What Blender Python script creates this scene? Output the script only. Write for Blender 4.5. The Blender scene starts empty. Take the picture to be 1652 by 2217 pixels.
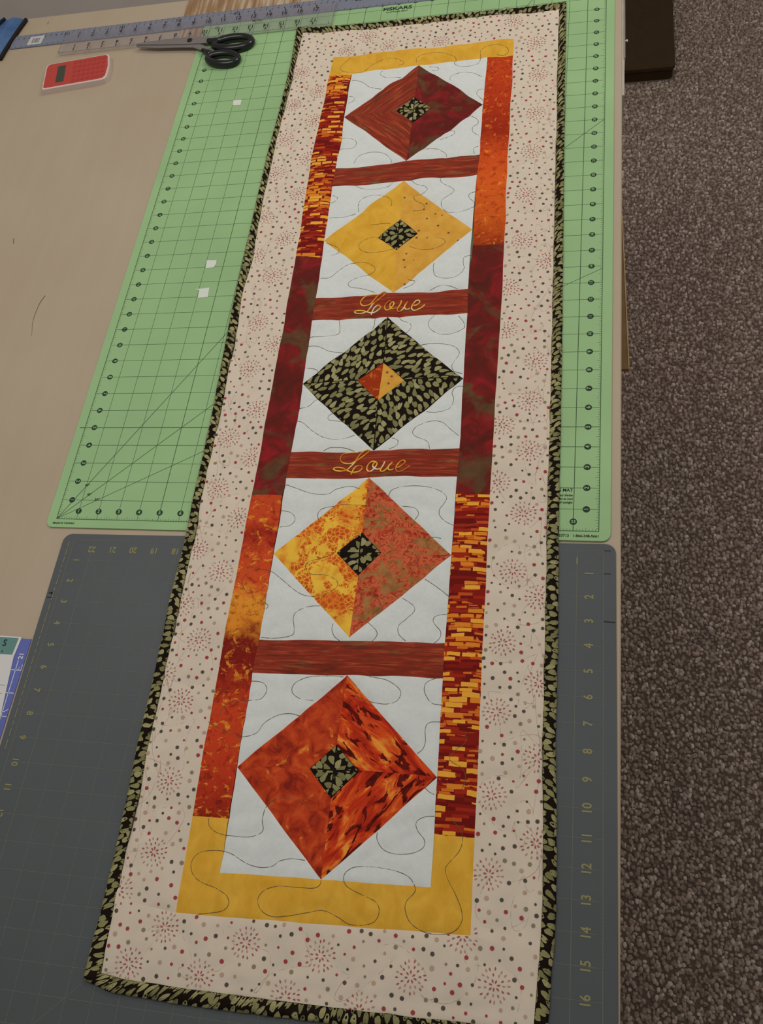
import bpy, bmesh, math, random
import numpy as np
from mathutils import Vector, Matrix, noise, kdtree
from mathutils.geometry import delaunay_2d_cdt
import json

random.seed(7); rng = np.random.default_rng(7)
IN = 0.0254            # everything below is measured in inches on the mat, z = 0 is the mat surface
ZF = 34.0              # floor lies 34 in below the mat surface
def W(x, y, z): return (x*IN, y*IN, (z+ZF)*IN)
sc = bpy.context.scene
C = sc.collection

# ------------------------------------------------------------------ camera
cam = bpy.data.cameras.new('camera'); camo = bpy.data.objects.new('camera', cam); C.objects.link(camo)
Rx = Vector((0.97122633, 0.13223607, -0.1980733)); Ry = Vector((0.02204467, -0.87803303, -0.47809206)); Rz = Vector((-0.23713591, 0.45996914, -0.85568391))
m = Matrix((Rx, -Ry, -Rz)).transposed().to_4x4(); m.translation = Vector(W(23.3992609, -18.37867641, 34.52903574))
camo.matrix_world = m
cam.sensor_fit = 'VERTICAL'; cam.sensor_height = 24.0; cam.lens = 2062.207*24/2217
cam.shift_x = 66.23/2217; cam.shift_y = 21.39/2217; cam.clip_start = 0.02; cam.clip_end = 50
sc.camera = camo
# ------------------------------------------------------------------ world, lights, exposure
w = bpy.data.worlds.new('room_light'); sc.world = w; w.use_nodes = True
w.node_tree.nodes['Background'].inputs[0].default_value = (1.0, 0.95, 0.88, 1)
w.node_tree.nodes['Background'].inputs[1].default_value = 0.31
def area(name, loc, size, power, col, target=None):
    l = bpy.data.lights.new(name, 'AREA'); l.shape = 'RECTANGLE'; l.size = size[0]*IN; l.size_y = size[1]*IN
    l.energy = power; l.color = col
    o = bpy.data.objects.new(name, l); C.objects.link(o); o.location = W(*loc)
    if target is not None:
        d = Vector(W(*target)) - Vector(o.location); o.rotation_euler = d.to_track_quat('-Z', 'Y').to_euler()
    return o
area('ceiling_light', (-8, 15, 61), (48, 16), 10.5, (1.0, 0.955, 0.89), (-8, 15, 0))
area('ceiling_light', (54, 52, 61), (48, 16), 16, (1.0, 0.95, 0.89), (54, 52, 0))
vs = sc.view_settings
vs.view_transform = 'Standard'; vs.look = 'None'; vs.gamma = 1.0; vs.use_curve_mapping = False; vs.exposure = -0.18

# ------------------------------------------------------------------ helpers
def lin(c):
    return tuple(((v/255)/12.92 if v/255 <= 0.04045 else ((v/255+0.055)/1.055)**2.4) for v in c) + (1.0,)
class NT:
    def __init__(s, name, rough=0.8, spec=0.2):
        s.m = bpy.data.materials.new(name); s.m.use_nodes = True; s.t = s.m.node_tree
        s.b = s.t.nodes['Principled BSDF']; s.b.inputs['Roughness'].default_value = rough
        s.b.inputs['Specular IOR Level'].default_value = spec
    def n(s, typ, **kw):
        o = s.t.nodes.new(typ)
        for k, v in kw.items():
            if k.startswith('i_'):
                key = k[2:]; key = int(key) if key.isdigit() else key.replace('_', ' ')
                if isinstance(v, bpy.types.NodeSocket): s.t.links.new(v, o.inputs[key])
                else: o.inputs[key].default_value = v
            else: setattr(o, k, v)
        return o
    def math(s, op, a, b=None, c=None):
        o = s.n('ShaderNodeMath', operation=op)
        for i, v in enumerate((a, b, c)):
            if v is None: continue
            if isinstance(v, bpy.types.NodeSocket): s.t.links.new(v, o.inputs[i])
            else: o.inputs[i].default_value = v
        return o.outputs[0]
    def ramp(s, fac, stops, interp='LINEAR'):
        o = s.n('ShaderNodeValToRGB'); r = o.color_ramp; r.interpolation = interp
        while len(r.elements) < len(stops): r.elements.new(0.5)
        for e, (p, c) in zip(r.elements, stops): e.position = p; e.color = lin(c) if len(c) == 3 else c
        s.t.links.new(fac, o.inputs[0]); return o.outputs[0]
    def mix(s, fac, a, b, mode='MIX'):
        o = s.n('ShaderNodeMix', data_type='RGBA', blend_type=mode)
        for k, v in ((0, fac), (6, a), (7, b)):
            if isinstance(v, bpy.types.NodeSocket): s.t.links.new(v, o.inputs[k])
            else: o.inputs[k].default_value = v if k == 0 or len(v) == 4 else lin(v)
        return o.outputs[2]
    def uv(s, scale=(1, 1, 1), rot=0.0, kind='UV'):
        t = s.n('ShaderNodeTexCoord'); mp = s.n('ShaderNodeMapping', i_Vector=t.outputs[kind])
        mp.inputs['Scale'].default_value = scale; mp.inputs['Rotation'].default_value = (0, 0, rot); return mp.outputs[0]
    def noise(s, vec, scale=1.0, detail=3.0, rough=0.55, dist=0.0):
        return s.n('ShaderNodeTexNoise', i_Vector=vec, i_Scale=scale, i_Detail=detail, i_Roughness=rough, i_Distortion=dist).outputs[0]
    def color(s, c):
        if isinstance(c, bpy.types.NodeSocket): s.t.links.new(c, s.b.inputs['Base Color'])
        else: s.b.inputs['Base Color'].default_value = lin(c)
    def bump(s, h, strength=0.3, dist=0.001):
        b = s.n('ShaderNodeBump', i_Height=h, i_Strength=strength, i_Distance=dist); s.t.links.new(b.outputs[0], s.b.inputs['Normal'])
MATS = {}
def plain(name, c, rough=0.6, spec=0.3, metal=0.0, var=0.0):
    if name in MATS: return MATS[name]
    t = NT(name, rough, spec); t.b.inputs['Metallic'].default_value = metal
    if var:
        f = t.noise(t.uv(kind='Object'), 40.0, 4)
        t.color(t.ramp(f, [(0.3, tuple(v*(1-var) for v in c)), (0.7, tuple(min(255, v*(1+var)) for v in c))]))
    else: t.color(c)
    MATS[name] = t.m; return t.m
def link(name, me, parent=None, mat=None, label=None, cat=None, group=None, kind=None, smooth=False):
    o = bpy.data.objects.new(name, me); C.objects.link(o)
    if parent is not None: o.parent = parent
    if mat is not None:
        for mm in (mat if isinstance(mat, (list, tuple)) else [mat]): me.materials.append(mm)
    if smooth: me.polygons.foreach_set('use_smooth', [True]*len(me.polygons))
    for k, v in (('label', label), ('category', cat), ('group', group), ('kind', kind)):
        if v: o[k] = v
    return o
def empty(name, loc, label, cat, group=None):
    o = bpy.data.objects.new(name, None); C.objects.link(o); o.location = loc; o.empty_display_size = 0.05
    o['label'] = label; o['category'] = cat
    if group: o['group'] = group
    return o
def mesh(name, vs_, fs):
    me = bpy.data.meshes.new(name); me.from_pydata([Vector(v) for v in vs_], [], fs); me.update(); return me
def rounded(x0, y0, x1, y1, r, n=5):
    p = []
    for cx, cy, a0 in ((x1-r, y1-r, 0), (x0+r, y1-r, 90), (x0+r, y0+r, 180), (x1-r, y0+r, 270)):
        for k in range(n+1):
            a = math.radians(a0+90*k/n); p.append((cx+r*math.cos(a), cy+r*math.sin(a)))
    return p
def prism(poly, z0, z1, bev=0.0):
    """extruded polygon in inches, optional bevelled top; returns verts (metres, relative to origin), faces"""
    n = len(poly); a = sum(poly[i][0]*poly[(i+1) % n][1]-poly[(i+1) % n][0]*poly[i][1] for i in range(n))
    if a < 0: poly = poly[::-1]
    rings = [(poly, z0)]
    if bev:
        ins = []
        for i in range(n):
            p0, p1, p2 = Vector(poly[i-1]), Vector(poly[i]), Vector(poly[(i+1) % n])
            d1 = (p1-p0).normalized(); d2 = (p2-p1).normalized()
            nn = Vector((-d1.y, d1.x)) + Vector((-d2.y, d2.x)); nn = nn/max(0.3, nn.length_squared)*2
            ins.append((p1.x+nn.x*bev, p1.y+nn.y*bev))
        rings += [(poly, z1-bev), (ins, z1)]
    else: rings += [(poly, z1)]
    v = []; f = [tuple(reversed(range(n)))]
    for pl, z in rings: v += [(x, y, z) for x, y in pl]
    for k in range(len(rings)-1):
        for i in range(n): j = (i+1) % n; f.append((k*n+i, k*n+j, (k+1)*n+j, (k+1)*n+i))
    t = (len(rings)-1)*n; f.append(tuple(range(t, t+n)))
    return v, f
class MB:
    """mesh builder in inches; origin given in inches at build time"""
    def __init__(s): s.v = []; s.f = []; s.mi = []
    def add(s, v, f, mi=0):
        o = len(s.v); s.v += v; s.f += [tuple(i+o for i in q) for q in f]; s.mi += [mi]*len(f); return s
    def prism(s, poly, z0, z1, bev=0.0, mi=0): return s.add(*prism(poly, z0, z1, bev), mi)
    def box(s, x0, y0, z0, x1, y1, z1, bev=0.0, mi=0): return s.prism([(x0, y0), (x1, y0), (x1, y1), (x0, y1)], z0, z1, bev, mi)
    def flat(s, poly, z, mi=0):
        n = len(poly); a = sum(poly[i][0]*poly[(i+1) % n][1]-poly[(i+1) % n][0]*poly[i][1] for i in range(n))
        if a < 0: poly = poly[::-1]
        return s.add([(p[0], p[1], z if len(p) < 3 else p[2]) for p in poly], [tuple(range(n))], mi)
    def line(s, a, b, wd, z, mi=0):
        dx, dy = b[0]-a[0], b[1]-a[1]; L = math.hypot(dx, dy) or 1; nx, ny = -dy/L*wd/2, dx/L*wd/2
        return s.flat([(a[0]+nx, a[1]+ny), (a[0]-nx, a[1]-ny), (b[0]-nx, b[1]-ny), (b[0]+nx, b[1]+ny)], z, mi)
    def tube(s, pts, r, n=6, closed=False, mi=0, flat=1.0):
        P = [Vector(p) for p in pts]; N = len(P); rr = r if isinstance(r, (list, tuple)) else [r]*N
        v = []
        for i in range(N):
            if closed: d = P[(i+1) % N]-P[i-1]
            else: d = P[min(i+1, N-1)]-P[max(i-1, 0)]
            d = d.normalized() if d.length > 1e-9 else Vector((1, 0, 0))
            sd = d.cross(Vector((0, 0, 1))); sd = sd.normalized() if sd.length > 1e-6 else Vector((1, 0, 0)); up = sd.cross(d)
            for k in range(n):
                a = 2*math.pi*k/n; v.append(tuple(P[i]+sd*math.cos(a)*rr[i]+up*math.sin(a)*rr[i]*flat))
        f = []
        for i in range(N if closed else N-1):
            j = (i+1) % N
            for k in range(n): f.append((i*n+k, j*n+k, j*n+(k+1) % n, i*n+(k+1) % n))
        if not closed: f.append(tuple(range(n))); f.append(tuple(reversed(range((N-1)*n, N*n))))
        return s.add(v, f, mi)
    def build(s, name, mats, parent=None, org=(0, 0, 0), smooth=False, **kw):
        me = mesh(name, [((x-org[0])*IN, (y-org[1])*IN, (z-org[2])*IN) for x, y, z in s.v], s.f)
        if any(s.mi): me.polygons.foreach_set('material_index', s.mi)
        o = link(name, me, parent, mats, smooth=smooth, **kw)
        if parent is None: o.location = W(*org)
        return o
def crom(P, n=6, closed=False):
    out = []; N = len(P)
    for i in range(N if closed else N-1):
        if closed: a, b, c, d = P[i-1], P[i], P[(i+1) % N], P[(i+2) % N]
        else: a, b, c, d = P[max(i-1, 0)], P[i], P[i+1], P[min(i+2, N-1)]
        for k in range(n):
            t = k/n
            out.append(tuple(0.5*(2*b[q]+(c[q]-a[q])*t+(2*a[q]-5*b[q]+4*c[q]-d[q])*t*t+(3*b[q]-a[q]-3*c[q]+d[q])*t**3) for q in range(len(b))))
    if not closed: out.append(tuple(P[-1]))
    return out
# lettering: every character is turned into a flat mesh once
GL = {}
def glyph_text(txt):
    if txt in GL: return GL[txt]
    cu = bpy.data.curves.new('letters', 'FONT'); cu.body = txt; cu.align_x = 'CENTER'; cu.align_y = 'CENTER'; cu.size = 1.0; cu.resolution_u = 3; cu.offset = 0.022
    o = bpy.data.objects.new('letters', cu); C.objects.link(o)
    dg = bpy.context.evaluated_depsgraph_get(); me = bpy.data.meshes.new_from_object(o.evaluated_get(dg))
    r = ([tuple(v.co) for v in me.vertices], [tuple(p.vertices) for p in me.polygons])
    bpy.data.objects.remove(o); bpy.data.curves.remove(cu); bpy.data.meshes.remove(me)
    GL[txt] = r; return r
def put_text(mb, txt, x, y, z, size, rot=0.0, mi=0, sx=1.0, align=0.0):
    v, f = glyph_text(txt); c, s_ = math.cos(rot), math.sin(rot)
    x0 = min(p[0] for p in v); x1 = max(p[0] for p in v); sh = align*(x1-x0)/2
    mb.add([(x+size*(c*(p[0]+sh)*sx-s_*p[1]), y+size*(s_*(p[0]+sh)*sx+c*p[1]), z) for p in v], f, mi)

# ------------------------------------------------------------------ the room
t = NT('carpet_backing', 0.95, 0.05); t.color((94, 80, 72)); CARB = t.m
mb = MB(); mb.box(-110, -70, -ZF-2, 90, 96, -ZF)
mb.build('floor', CARB, kind='structure')
t = NT('taupe_wall_paint', 0.85, 0.2); f = t.noise(t.uv(kind='Object'), 5.0, 3); t.color(t.ramp(f, [(0.3, (230, 222, 214)), (0.7, (236, 228, 220))]))
mb = MB(); mb.box(-110, 90, -ZF, 90, 94, 62); mb.build('wall_back', t.m, kind='structure')

# looped carpet pile: real little loops where the floor can be seen
def carpet():
    sp = 0.235; xs = np.arange(23.3, 47, sp); ys = np.arange(-24, 89.5, sp*1.1)
    X, Y = np.meshgrid(xs, ys); X = X.ravel()+rng.normal(0, 0.085, X.size); Y = Y.ravel()+rng.normal(0, 0.12, Y.size)
    ok = ~((X < 31.5) & (Y > 70.7)) & ~((X < 25.3) & (Y > 27) & (Y < 39)); X = X[ok]; Y = Y[ok]; n = X.size; rx = rng.uniform(0.10, 0.20, n); ry = rng.uniform(0.12, 0.24, n); h = rng.uniform(0.09, 0.17, n)
    k = 6; ang = np.arange(k)*2*np.pi/k
    ring = []
    for s_, zz in ((1.0, 0.0), (0.8, 0.62)):
        ring.append(np.stack([X[:, None]+rx[:, None]*s_*np.cos(ang), Y[:, None]+ry[:, None]*s_*np.sin(ang), np.repeat(h[:, None]*zz, k, 1)-0.02*(zz == 0)], 2))
    top = np.stack([X+rng.normal(0, .03, n), Y+rng.normal(0, .03, n), h], 1)[:, None, :]
    V = np.concatenate(ring+[top], 1); nv = 2*k+1
    V[:, :, 2] -= ZF
    tris = []
    for i in range(k):
        j = (i+1) % k; tris += [(i, j, k+j), (i, k+j, k+i), (k+i, k+j, 2*k)]
    T = np.array(tris)[None]+(np.arange(n)*nv)[:, None, None]; T = T.reshape(-1, 3)
    V = V.reshape(-1, 3); V[:, 2] += ZF; V = V*IN
    me = bpy.data.meshes.new('carpet_pile'); me.vertices.add(len(V)); me.vertices.foreach_set('co', V.astype(np.float32).ravel())
    me.loops.add(T.size); me.loops.foreach_set('vertex_index', T.astype(np.int32).ravel())
    me.polygons.add(len(T)); me.polygons.foreach_set('loop_start', np.arange(0, T.size, 3, dtype=np.int32)); me.polygons.foreach_set('loop_total', np.full(len(T), 3, np.int32))
    me.update()
    tone = np.repeat(rng.random(n), nv).astype(np.float32)
    at = me.attributes.new('tone', 'FLOAT', 'POINT'); at.data.foreach_set('value', tone)
    t = NT('carpet_yarn', 0.95, 0.05); a = t.n('ShaderNodeAttribute', attribute_name='tone')
    big = t.noise(t.uv(kind='Object'), 3.0, 2)
    c = t.ramp(a.outputs['Fac'], [(0.0, (72, 59, 53)), (0.45, (126, 109, 100)), (0.8, (164, 147, 138)), (1.0, (226, 212, 203))])
    c = t.mix(0.45, c, t.ramp(t.noise(t.uv(kind='Object'), 190.0, 3), [(0.35, (78, 63, 56)), (0.65, (178, 160, 149))])); t.color(t.mix(0.2, c, t.ramp(big, [(0.35, (132, 114, 108)), (0.65, (154, 140, 122))])))
    o = link('carpet_pile', me, None, t.m, label='brown flecked looped carpet pile on the floor beside table', cat='carpet', kind='stuff', smooth=True)
    o.location = W(0, 0, -ZF)
carpet()

# ------------------------------------------------------------------ work table
t = NT('pale_birch_top', 0.42, 0.35)
uvv = t.uv((1, 1, 1), kind='Object'); g = t.noise(t.uv((26, 1.6, 1), 0.0, 'Object'), 2.0, 5, 0.6, 0.4); blot = t.noise(uvv, 3.2, 3)
c = t.mix(0.5, t.ramp(g, [(0.25, (172, 156, 134)), (0.75, (180, 164, 142))]), t.ramp(blot, [(0.3, (172, 152, 126)), (0.7, (184, 170, 150))]))
t.color(c); BIRCH = t.m
TZ = -0.08
tab = empty('work_table', W(4, 0, -ZF), 'large pale birch work table carrying the cutting mats', 'table')
TO = (4, 0, -ZF)
mb = MB(); mb.box(-26, -40, TZ-1.1, 24.86, 38.4, TZ, 0.05); mb.build('table_top', BIRCH, tab, TO)
mb = MB()
SCR = plain('scratch', (112, 94, 76), 0.9)
for a in (((-12.19, 37.81), (-12.17, 37.5)), ((-8.21, 17.9), (-8.08, 17.5))): MB().line(a[0], a[1], 0.05, TZ+.004).build('scratch_mark', SCR, tab, TO)
arc = crom([(-4.86, 13.55), (-5.02, 13.0), (-5.05, 11.9), (-4.79, 10.8)], 5)
for i in range(len(arc)-1): mb.line(arc[i], arc[i+1], 0.055*(1-i/len(arc))+.01, TZ+.004)
mb.build('scratch_mark', SCR, tab, TO)
for x in (-24.5, 20.2):
    for y in (-38, 34):
        mb = MB(); mb.box(x, y, -ZF, x+2.6, y+2.6, TZ-1.1, 0.05); mb.build('leg', BIRCH, tab, TO)
mb = MB(); mb.box(20.6, -35.4, TZ-5, 21.4, 34, TZ-1.1); mb.build('apron', BIRCH, tab, TO)
mb = MB(); mb.box(-21.9, 34.8, TZ-5, 20.2, 35.6, TZ-1.1); mb.build('apron', BIRCH, tab, TO)

# boards leaning upright beside the table, box on the carpet
t = NT('brown_hardboard', 0.7, 0.2); f = t.noise(t.uv(kind='Object'), 60, 3); t.color(t.ramp(f, [(0.3, (122, 94, 60)), (0.7, (134, 104, 68))]))
P0, P1 = (25.06, 22.45), (25.405, 11.9); HB = t.m
mb = MB(); mb.prism([(14.0, 22.9), (14.0, 11.9), P1, P0], -5.3, TZ-5); mb.build('under_shelf', HB, tab, TO)
mb = MB(); mb.prism([P0, P1, (P1[0]+.05, P1[1]), (P0[0]+.05, P0[1])], -5.3, TZ-4.97); mb.build('edge_band', plain('pale_edge_band', (190, 160, 110), 0.6), tab, TO)
FB = plain('white_foam_board', (214, 206, 196), 0.8, 0.2, var=0.03)
mb = MB(); mb.box(24.88, 27.35, -ZF, 25.035, 38.0, -1.3); mb.build('foam_board', FB, None, (24.95, 33, -ZF), label='grey-white board standing beside the table edge, the nearer of two', cat='board', group='boards by the table')
mb = MB(); mb.prism([(25.04, 30.3), (25.075, 30.3), (25.06, 38.2), (25.04, 38.2)], -ZF, -1.2); mb.build('foam_board', FB, None, (25.05, 34, -ZF), label='thin white board standing outside the other board at the far table edge', cat='board', group='boards by the table')
mb = MB(); mb.prism([(25.12, 31.72), (25.16, 31.66), (25.22, 31.7), (25.2, 31.8), (25.14, 31.84)], -1.24, -1.18)
mb.prism([(25.065, 31.72), (25.13, 31.7), (25.13, 31.78), (25.065, 31.8)], -1.22, -1.19)
bx = empty('storage_box', W(27, 79, -ZF), 'dark brown lidded box on the carpet past the far table corner', 'box')
BO = (27, 79, -ZF)
DK = plain('dark_brown_card', (56, 42, 26), 0.85, 0.1, var=0.05)
mb.build('torn_tab', FB, bpy.data.objects['foam_board.001'], (25.05, 34, -ZF))
mb = MB(); mb.prism(rounded(22.3, 71.0, 31.25, 88.5, 0.4, 3), -ZF, -ZF+1.2); mb.build('box_body', DK, bx, BO)
mb = MB(); mb.prism(rounded(22.1, 70.8, 31.4, 88.7, 0.4, 3), -ZF+1.2, -ZF+1.6, 0.06); mb.build('lid', DK, bx, BO)

# thin wood veneer strip, blue folded fabric on the table's far end
t = NT('orange_veneer', 0.5, 0.3); g = t.noise(t.uv((30, 2.5, 1), 0.12, 'Object'), 4.0, 4); t.color(t.ramp(g, [(0.35, (134, 102, 74)), (0.5, (158, 126, 94)), (0.62, (190, 172, 148))]))
mb = MB(); mb.prism([(-1.95, 33.9), (-0.5, 33.9), (-0.5, 36.5), (5.6, 36.5), (5.6, 38.35), (-2.28, 38.35)], TZ, TZ+.035)
mb.build('veneer_sheet', t.m, None, (0, 37, TZ), label='thin orange-brown wood veneer sheet under the rulers at the table end', cat='wood sheet')
t = NT('blue_denim', 0.85, 0.1); f = t.noise(t.uv(kind='Object'), 90, 3); f2 = t.noise(t.uv(kind='Object'), 12, 2)
t.color(t.mix(0.5, t.ramp(f, [(0.3, (58, 88, 130)), (0.7, (86, 118, 162))]), t.ramp(f2, [(0.3, (62, 90, 132)), (0.7, (106, 132, 178))]))); DEN = t.m
pz = empty('denim_pouch', W(-16.5, 36.5, TZ), 'blue denim pouch with dark hem at the far left table corner', 'pouch')
PO = (-16.5, 36.5, TZ)
mb = MB(); rows = []
for i in range(9):
    v = i/8; xr = -14.55+0.62*v**1.4; yy = 34.1+4.0*v
    rows.append([(x, yy, TZ+.06+0.34*math.sin(min(1, (xr-x)/1.2+.15)*1.4)+0.14*math.sin(x*4+v*3)*(1 if x < -15 else .2)) for x in np.linspace(-19.5, xr, 14)])
vv = [p for r in rows for p in r]; ff = [(i*14+j, i*14+j+1, (i+1)*14+j+1, (i+1)*14+j) for i in range(8) for j in range(13)]
mb.add(vv, ff)
bot = [(x, y, TZ) for x, y, z in vv]; mb.add(bot, [tuple(reversed(q)) for q in ff])
mb.build('cloth', DEN, pz, PO, smooth=True)
mb = MB(); mb.tube([(r[-1][0]+.03, r[-1][1], TZ+.13) for r in rows], 0.13, 8); mb.build('hem', plain('dark_hem', (34, 26, 26), 0.9), pz, PO, smooth=True)
mb = MB(); mb.tube([(-16.3, 35.4, TZ+.5), (-15.9, 36.4, TZ+.55), (-15.55, 37.3, TZ+.52), (-15.35, 38.0, TZ+.42)], 0.1, 8); mb.build('fold_seam', plain('navy_fold', (22, 30, 52), 0.9), pz, PO, smooth=True)

# ------------------------------------------------------------------ cutting mats
def vinyl(name, c, r=0.55):
    t = NT(name, r, 0.25); f = t.noise(t.uv(kind='Object'), 7, 3); f2 = t.noise(t.uv(kind='Object'), 900, 2)
    t.color(t.ramp(f, [(0.3, tuple(v*.97 for v in c)), (0.7, tuple(v*1.03 for v in c))])); t.bump(f2, 0.15, 0.0003); return t.m
GREEN = vinyl('green_vinyl', (151, 188, 135)); GINK = plain('dark_green_ink', (66, 92, 58), 0.7); GINKD = plain('black_green_ink', (30, 52, 34), 0.7)
GLT = plain('green_reversed_ink', (151, 188, 135), 0.7)
gm = empty('cutting_mat', W(12, 18, TZ), 'light green cutting mat printed with an inch grid under the quilt', 'cutting mat'); GO = (12, 18, TZ)
mb = MB(); mb.prism(rounded(-0.46, -0.43, 24.46, 36.45, 0.35), TZ, 0, 0.012); mb.build('mat_sheet', GREEN, gm, GO)
mb = MB(); z = .003
for i in range(25): mb.line((i, 0), (i, 36), 0.032 if i % 5 == 0 or i in (0, 24, 23) else 0.02, z)
z = .0042
for j in range(37): mb.line((0, j), (24, j), 0.03 if j in (0, 36, 4, 5) else 0.02, z)
z = .0054
for j in range(36*8+1):
    L = 0.16 if j % 4 == 0 else 0.1
    for x, d in ((0, 1), (24, -1)): mb.line((x, j/8), (x+d*L, j/8), 0.012, z)
for j in range(24*8+1):
    L = 0.16 if j % 4 == 0 else 0.1
    mb.line((j/8, 0), (j/8, L), 0.012, z); mb.line((j/8, 36), (j/8, 36-L), 0.012, z)
z = .0066
mb.line((0, 0), (24, 24), 0.025, z); mb.line((0, 0), (24, 24*math.tan(math.radians(30))), 0.02, z+.0008); mb.line((0, 0), (36/math.tan(math.radians(60)), 36), 0.025, z+.0016)
mb.line((-0.28, 5.0), (0, 5.0), 0.03, z, 1)
mb.build('printed_grid', [GINK, GINKD], gm, GO, kind='stuff')
mb = MB()
def disc(x, y, r, z, n=16): mb.flat([(x+r*math.cos(2*math.pi*k/n), y+r*math.sin(2*math.pi*k/n)) for k in range(n)], z)
for j in range(1, 36):
    for x, rt in ((0.5, -math.pi/2), (23.5, math.pi/2)):
        disc(x, j, 0.145, .0095); put_text(mb, str(j), x, j, .0125, 0.24 if j < 10 else 0.19, rt, 1)
for i in range(1, 24):
    for y, rt in ((0.42, 0), (35.5, math.pi)):
        disc(i, y, 0.145, .0095); put_text(mb, str(i), i, y, .0125, 0.24 if i < 10 else 0.19, rt, 1)
mb.build('printed_number', [GINKD, GLT], gm, GO, kind='stuff')
mb = MB()
put_text(mb, 'FISKARS', 11.95, 35.02, .0095, 0.42, math.pi*0.0, sx=1.18)
put_text(mb, 'CUTTING MAT', 11.95, 34.72, .0095, 0.15, sx=1.3)
put_text(mb, 'CUTTING MAT', 22.95, 1.88, .0095, 0.2, align=-1.0)
for k, s_ in enumerate(('For rotary blades', 'Store flat at cool', 'place, out of sunlight')): put_text(mb, s_, 22.95, 1.64-.17*k, .0095, 0.13, align=-1.0)
put_text(mb, 'MADE IN TAIWAN', 0.42, -0.22, .0095, 0.13)
put_text(mb, 'Fiskars Brands, Inc., Madison, WI 53713   1-866-348-5661', 24.0, -0.22, .0095, 0.16, align=-1.0)
for a, r_ in ((60, 2.0), (45, 1.75), (30, 1.95)):
    put_text(mb, '%d°' % a, r_*math.cos(math.radians(a))+.05, r_*math.sin(math.radians(a))+.06, .0095, 0.17)
mb.build('printed_text', GINKD, gm, GO, kind='stuff')

GREY = vinyl('slate_vinyl', (82, 87, 90), 0.5); YINK = plain('dull_yellow_ink', (140, 136, 92), 0.7); YLN = plain('pale_grid_ink', (104, 106, 98), 0.7)
hm = empty('cutting_mat', W(12, -18, TZ), 'slate grey cutting mat with yellow numbers at the near table end', 'cutting mat'); HO = (12, -18, TZ)
ca, sa = math.cos(0.0088), math.sin(0.0088)
def G(x, y):
    x = x + (.03+.0165*y)*(-x/23) if y > -20 else x-.30*(-x/23)
    return (24.186+ca*x-sa*y, -0.854+sa*x+ca*y)
def gpoly(p): return [G(*q) for q in p]
mb = MB(); mb.prism(gpoly([q for q in rounded(-23.57, -36.3, 0.47, 0.31, 0.4)]), TZ, 0, 0.012); mb.build('mat_sheet', GREY, hm, HO)
mb = MB()
for i in range(24): mb.line(G(-i, 0), G(-i, -19.9), 0.028 if i in (1, 22, 0, 23) else 0.02, .003, 0); mb.line(G(-i, -19.9), G(-i, -35), 0.02, .003, 0)
for j in range(36): mb.line(G(0, -j), G(-23, -j), 0.02, .0042, 0)
for j in range(35*8+1):
    L = 0.2 if j % 4 == 0 else 0.12
    for x, d in ((0, -1), (-23, 1)): mb.line(G(x, -j/8), G(x+d*L, -j/8), 0.012, .0054, 0)
for j in range(23*8+1):
    L = 0.2 if j % 4 == 0 else 0.12
    mb.line(G(-j/8, 0), G(-j/8, -L), 0.012, .0054, 0)
mb.line(G(0, 0), G(-23, -23), 0.025, .0066); mb.line(G(-23, 0), G(0, -23), 0.02, .0074)
mb.build('printed_grid', [YLN, YINK], hm, HO, kind='stuff')
mb = MB()
for j in range(1, 35):
    p = G(-0.52, -j); put_text(mb, str(j), p[0], p[1], .0095, 0.46, math.pi/2, sx=0.85)
    p = G(-22.62, -j); put_text(mb, str(j), p[0], p[1], .0095, 0.40, -math.pi/2, sx=0.9)
for i in range(1, 23):
    p = G(-i, -0.45); put_text(mb, str(i), p[0], p[1], .0095, 0.40, math.pi, sx=0.9)
mb.build('printed_number', YINK, hm, HO, kind='stuff')
mb = MB(); y = -0.1
while y > -9.5:
    L = random.uniform(0.12, 0.5); mb.line(G(-23.22, y), G(-23.22, y-L), 0.03, .0095); y -= L+random.uniform(0.05, 0.16)
for q in (0, -1): mb.line(G(.02, q), G(.28, q), 0.03, .004, 1)
mb.line(G(.02, -3.0), G(.43, -3.02), 0.045, .004, 1)
mb.line(G(-23.45, -2.62), G(-23.2, -2.63), .05, .004, 1); mb.line(G(-23.33, -2.55), G(-23.28, -2.72), .04, .004, 1); mb.line(G(-23.48, -2.83), G(-23.2, -2.84), .045, .004, 1)
mb.build('margin_print', [YINK, plain('black_pen', (24, 24, 24), 0.7)], hm, HO, kind='stuff')

BLUE = vinyl('blue_vinyl', (96, 106, 178)); WINK = plain('white_ink', (206, 212, 222), 0.7)
bm_ = empty('cutting_mat', W(-5, -12, TZ), 'blue cutting mat with white numbers beside the grey mat', 'cutting mat'); BMO = (-5, -12, TZ)
mb = MB(); mb.prism([(-12, -24), (0.40, -24), (0.50, -12), (0.565, -5.84), (-12, -5.82)], TZ, TZ+.04, .005); mb.build('mat_sheet', BLUE, bm_, BMO)
mb = MB(); zz = TZ+.043
mb.line((0.26, -6.82), (0.22, -24), 0.035, zz); mb.line((0.52, -7.0), (0.53, -7.25), .03, zz); mb.line((.4, -7.1), (.4, -7.25), .02, zz)
for k in range(12): mb.line((-11, -7.25-k*1.003), (0.53, -7.25-k*1.003), 0.035, zz)
mb.line((0.5, -8.95), (0.0, -9.25), .03, zz)
put_text(mb, '21', 0.33, -6.62, zz, 0.3, math.pi/2)
mb.build('printed_grid', WINK, bm_, BMO, kind='stuff')
pp = empty('printed_sheet', W(-4, -8, TZ+.05), 'white printed sheet with teal header lying on the blue mat', 'paper'); PPO = (-4, -8, TZ+.05)
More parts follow.
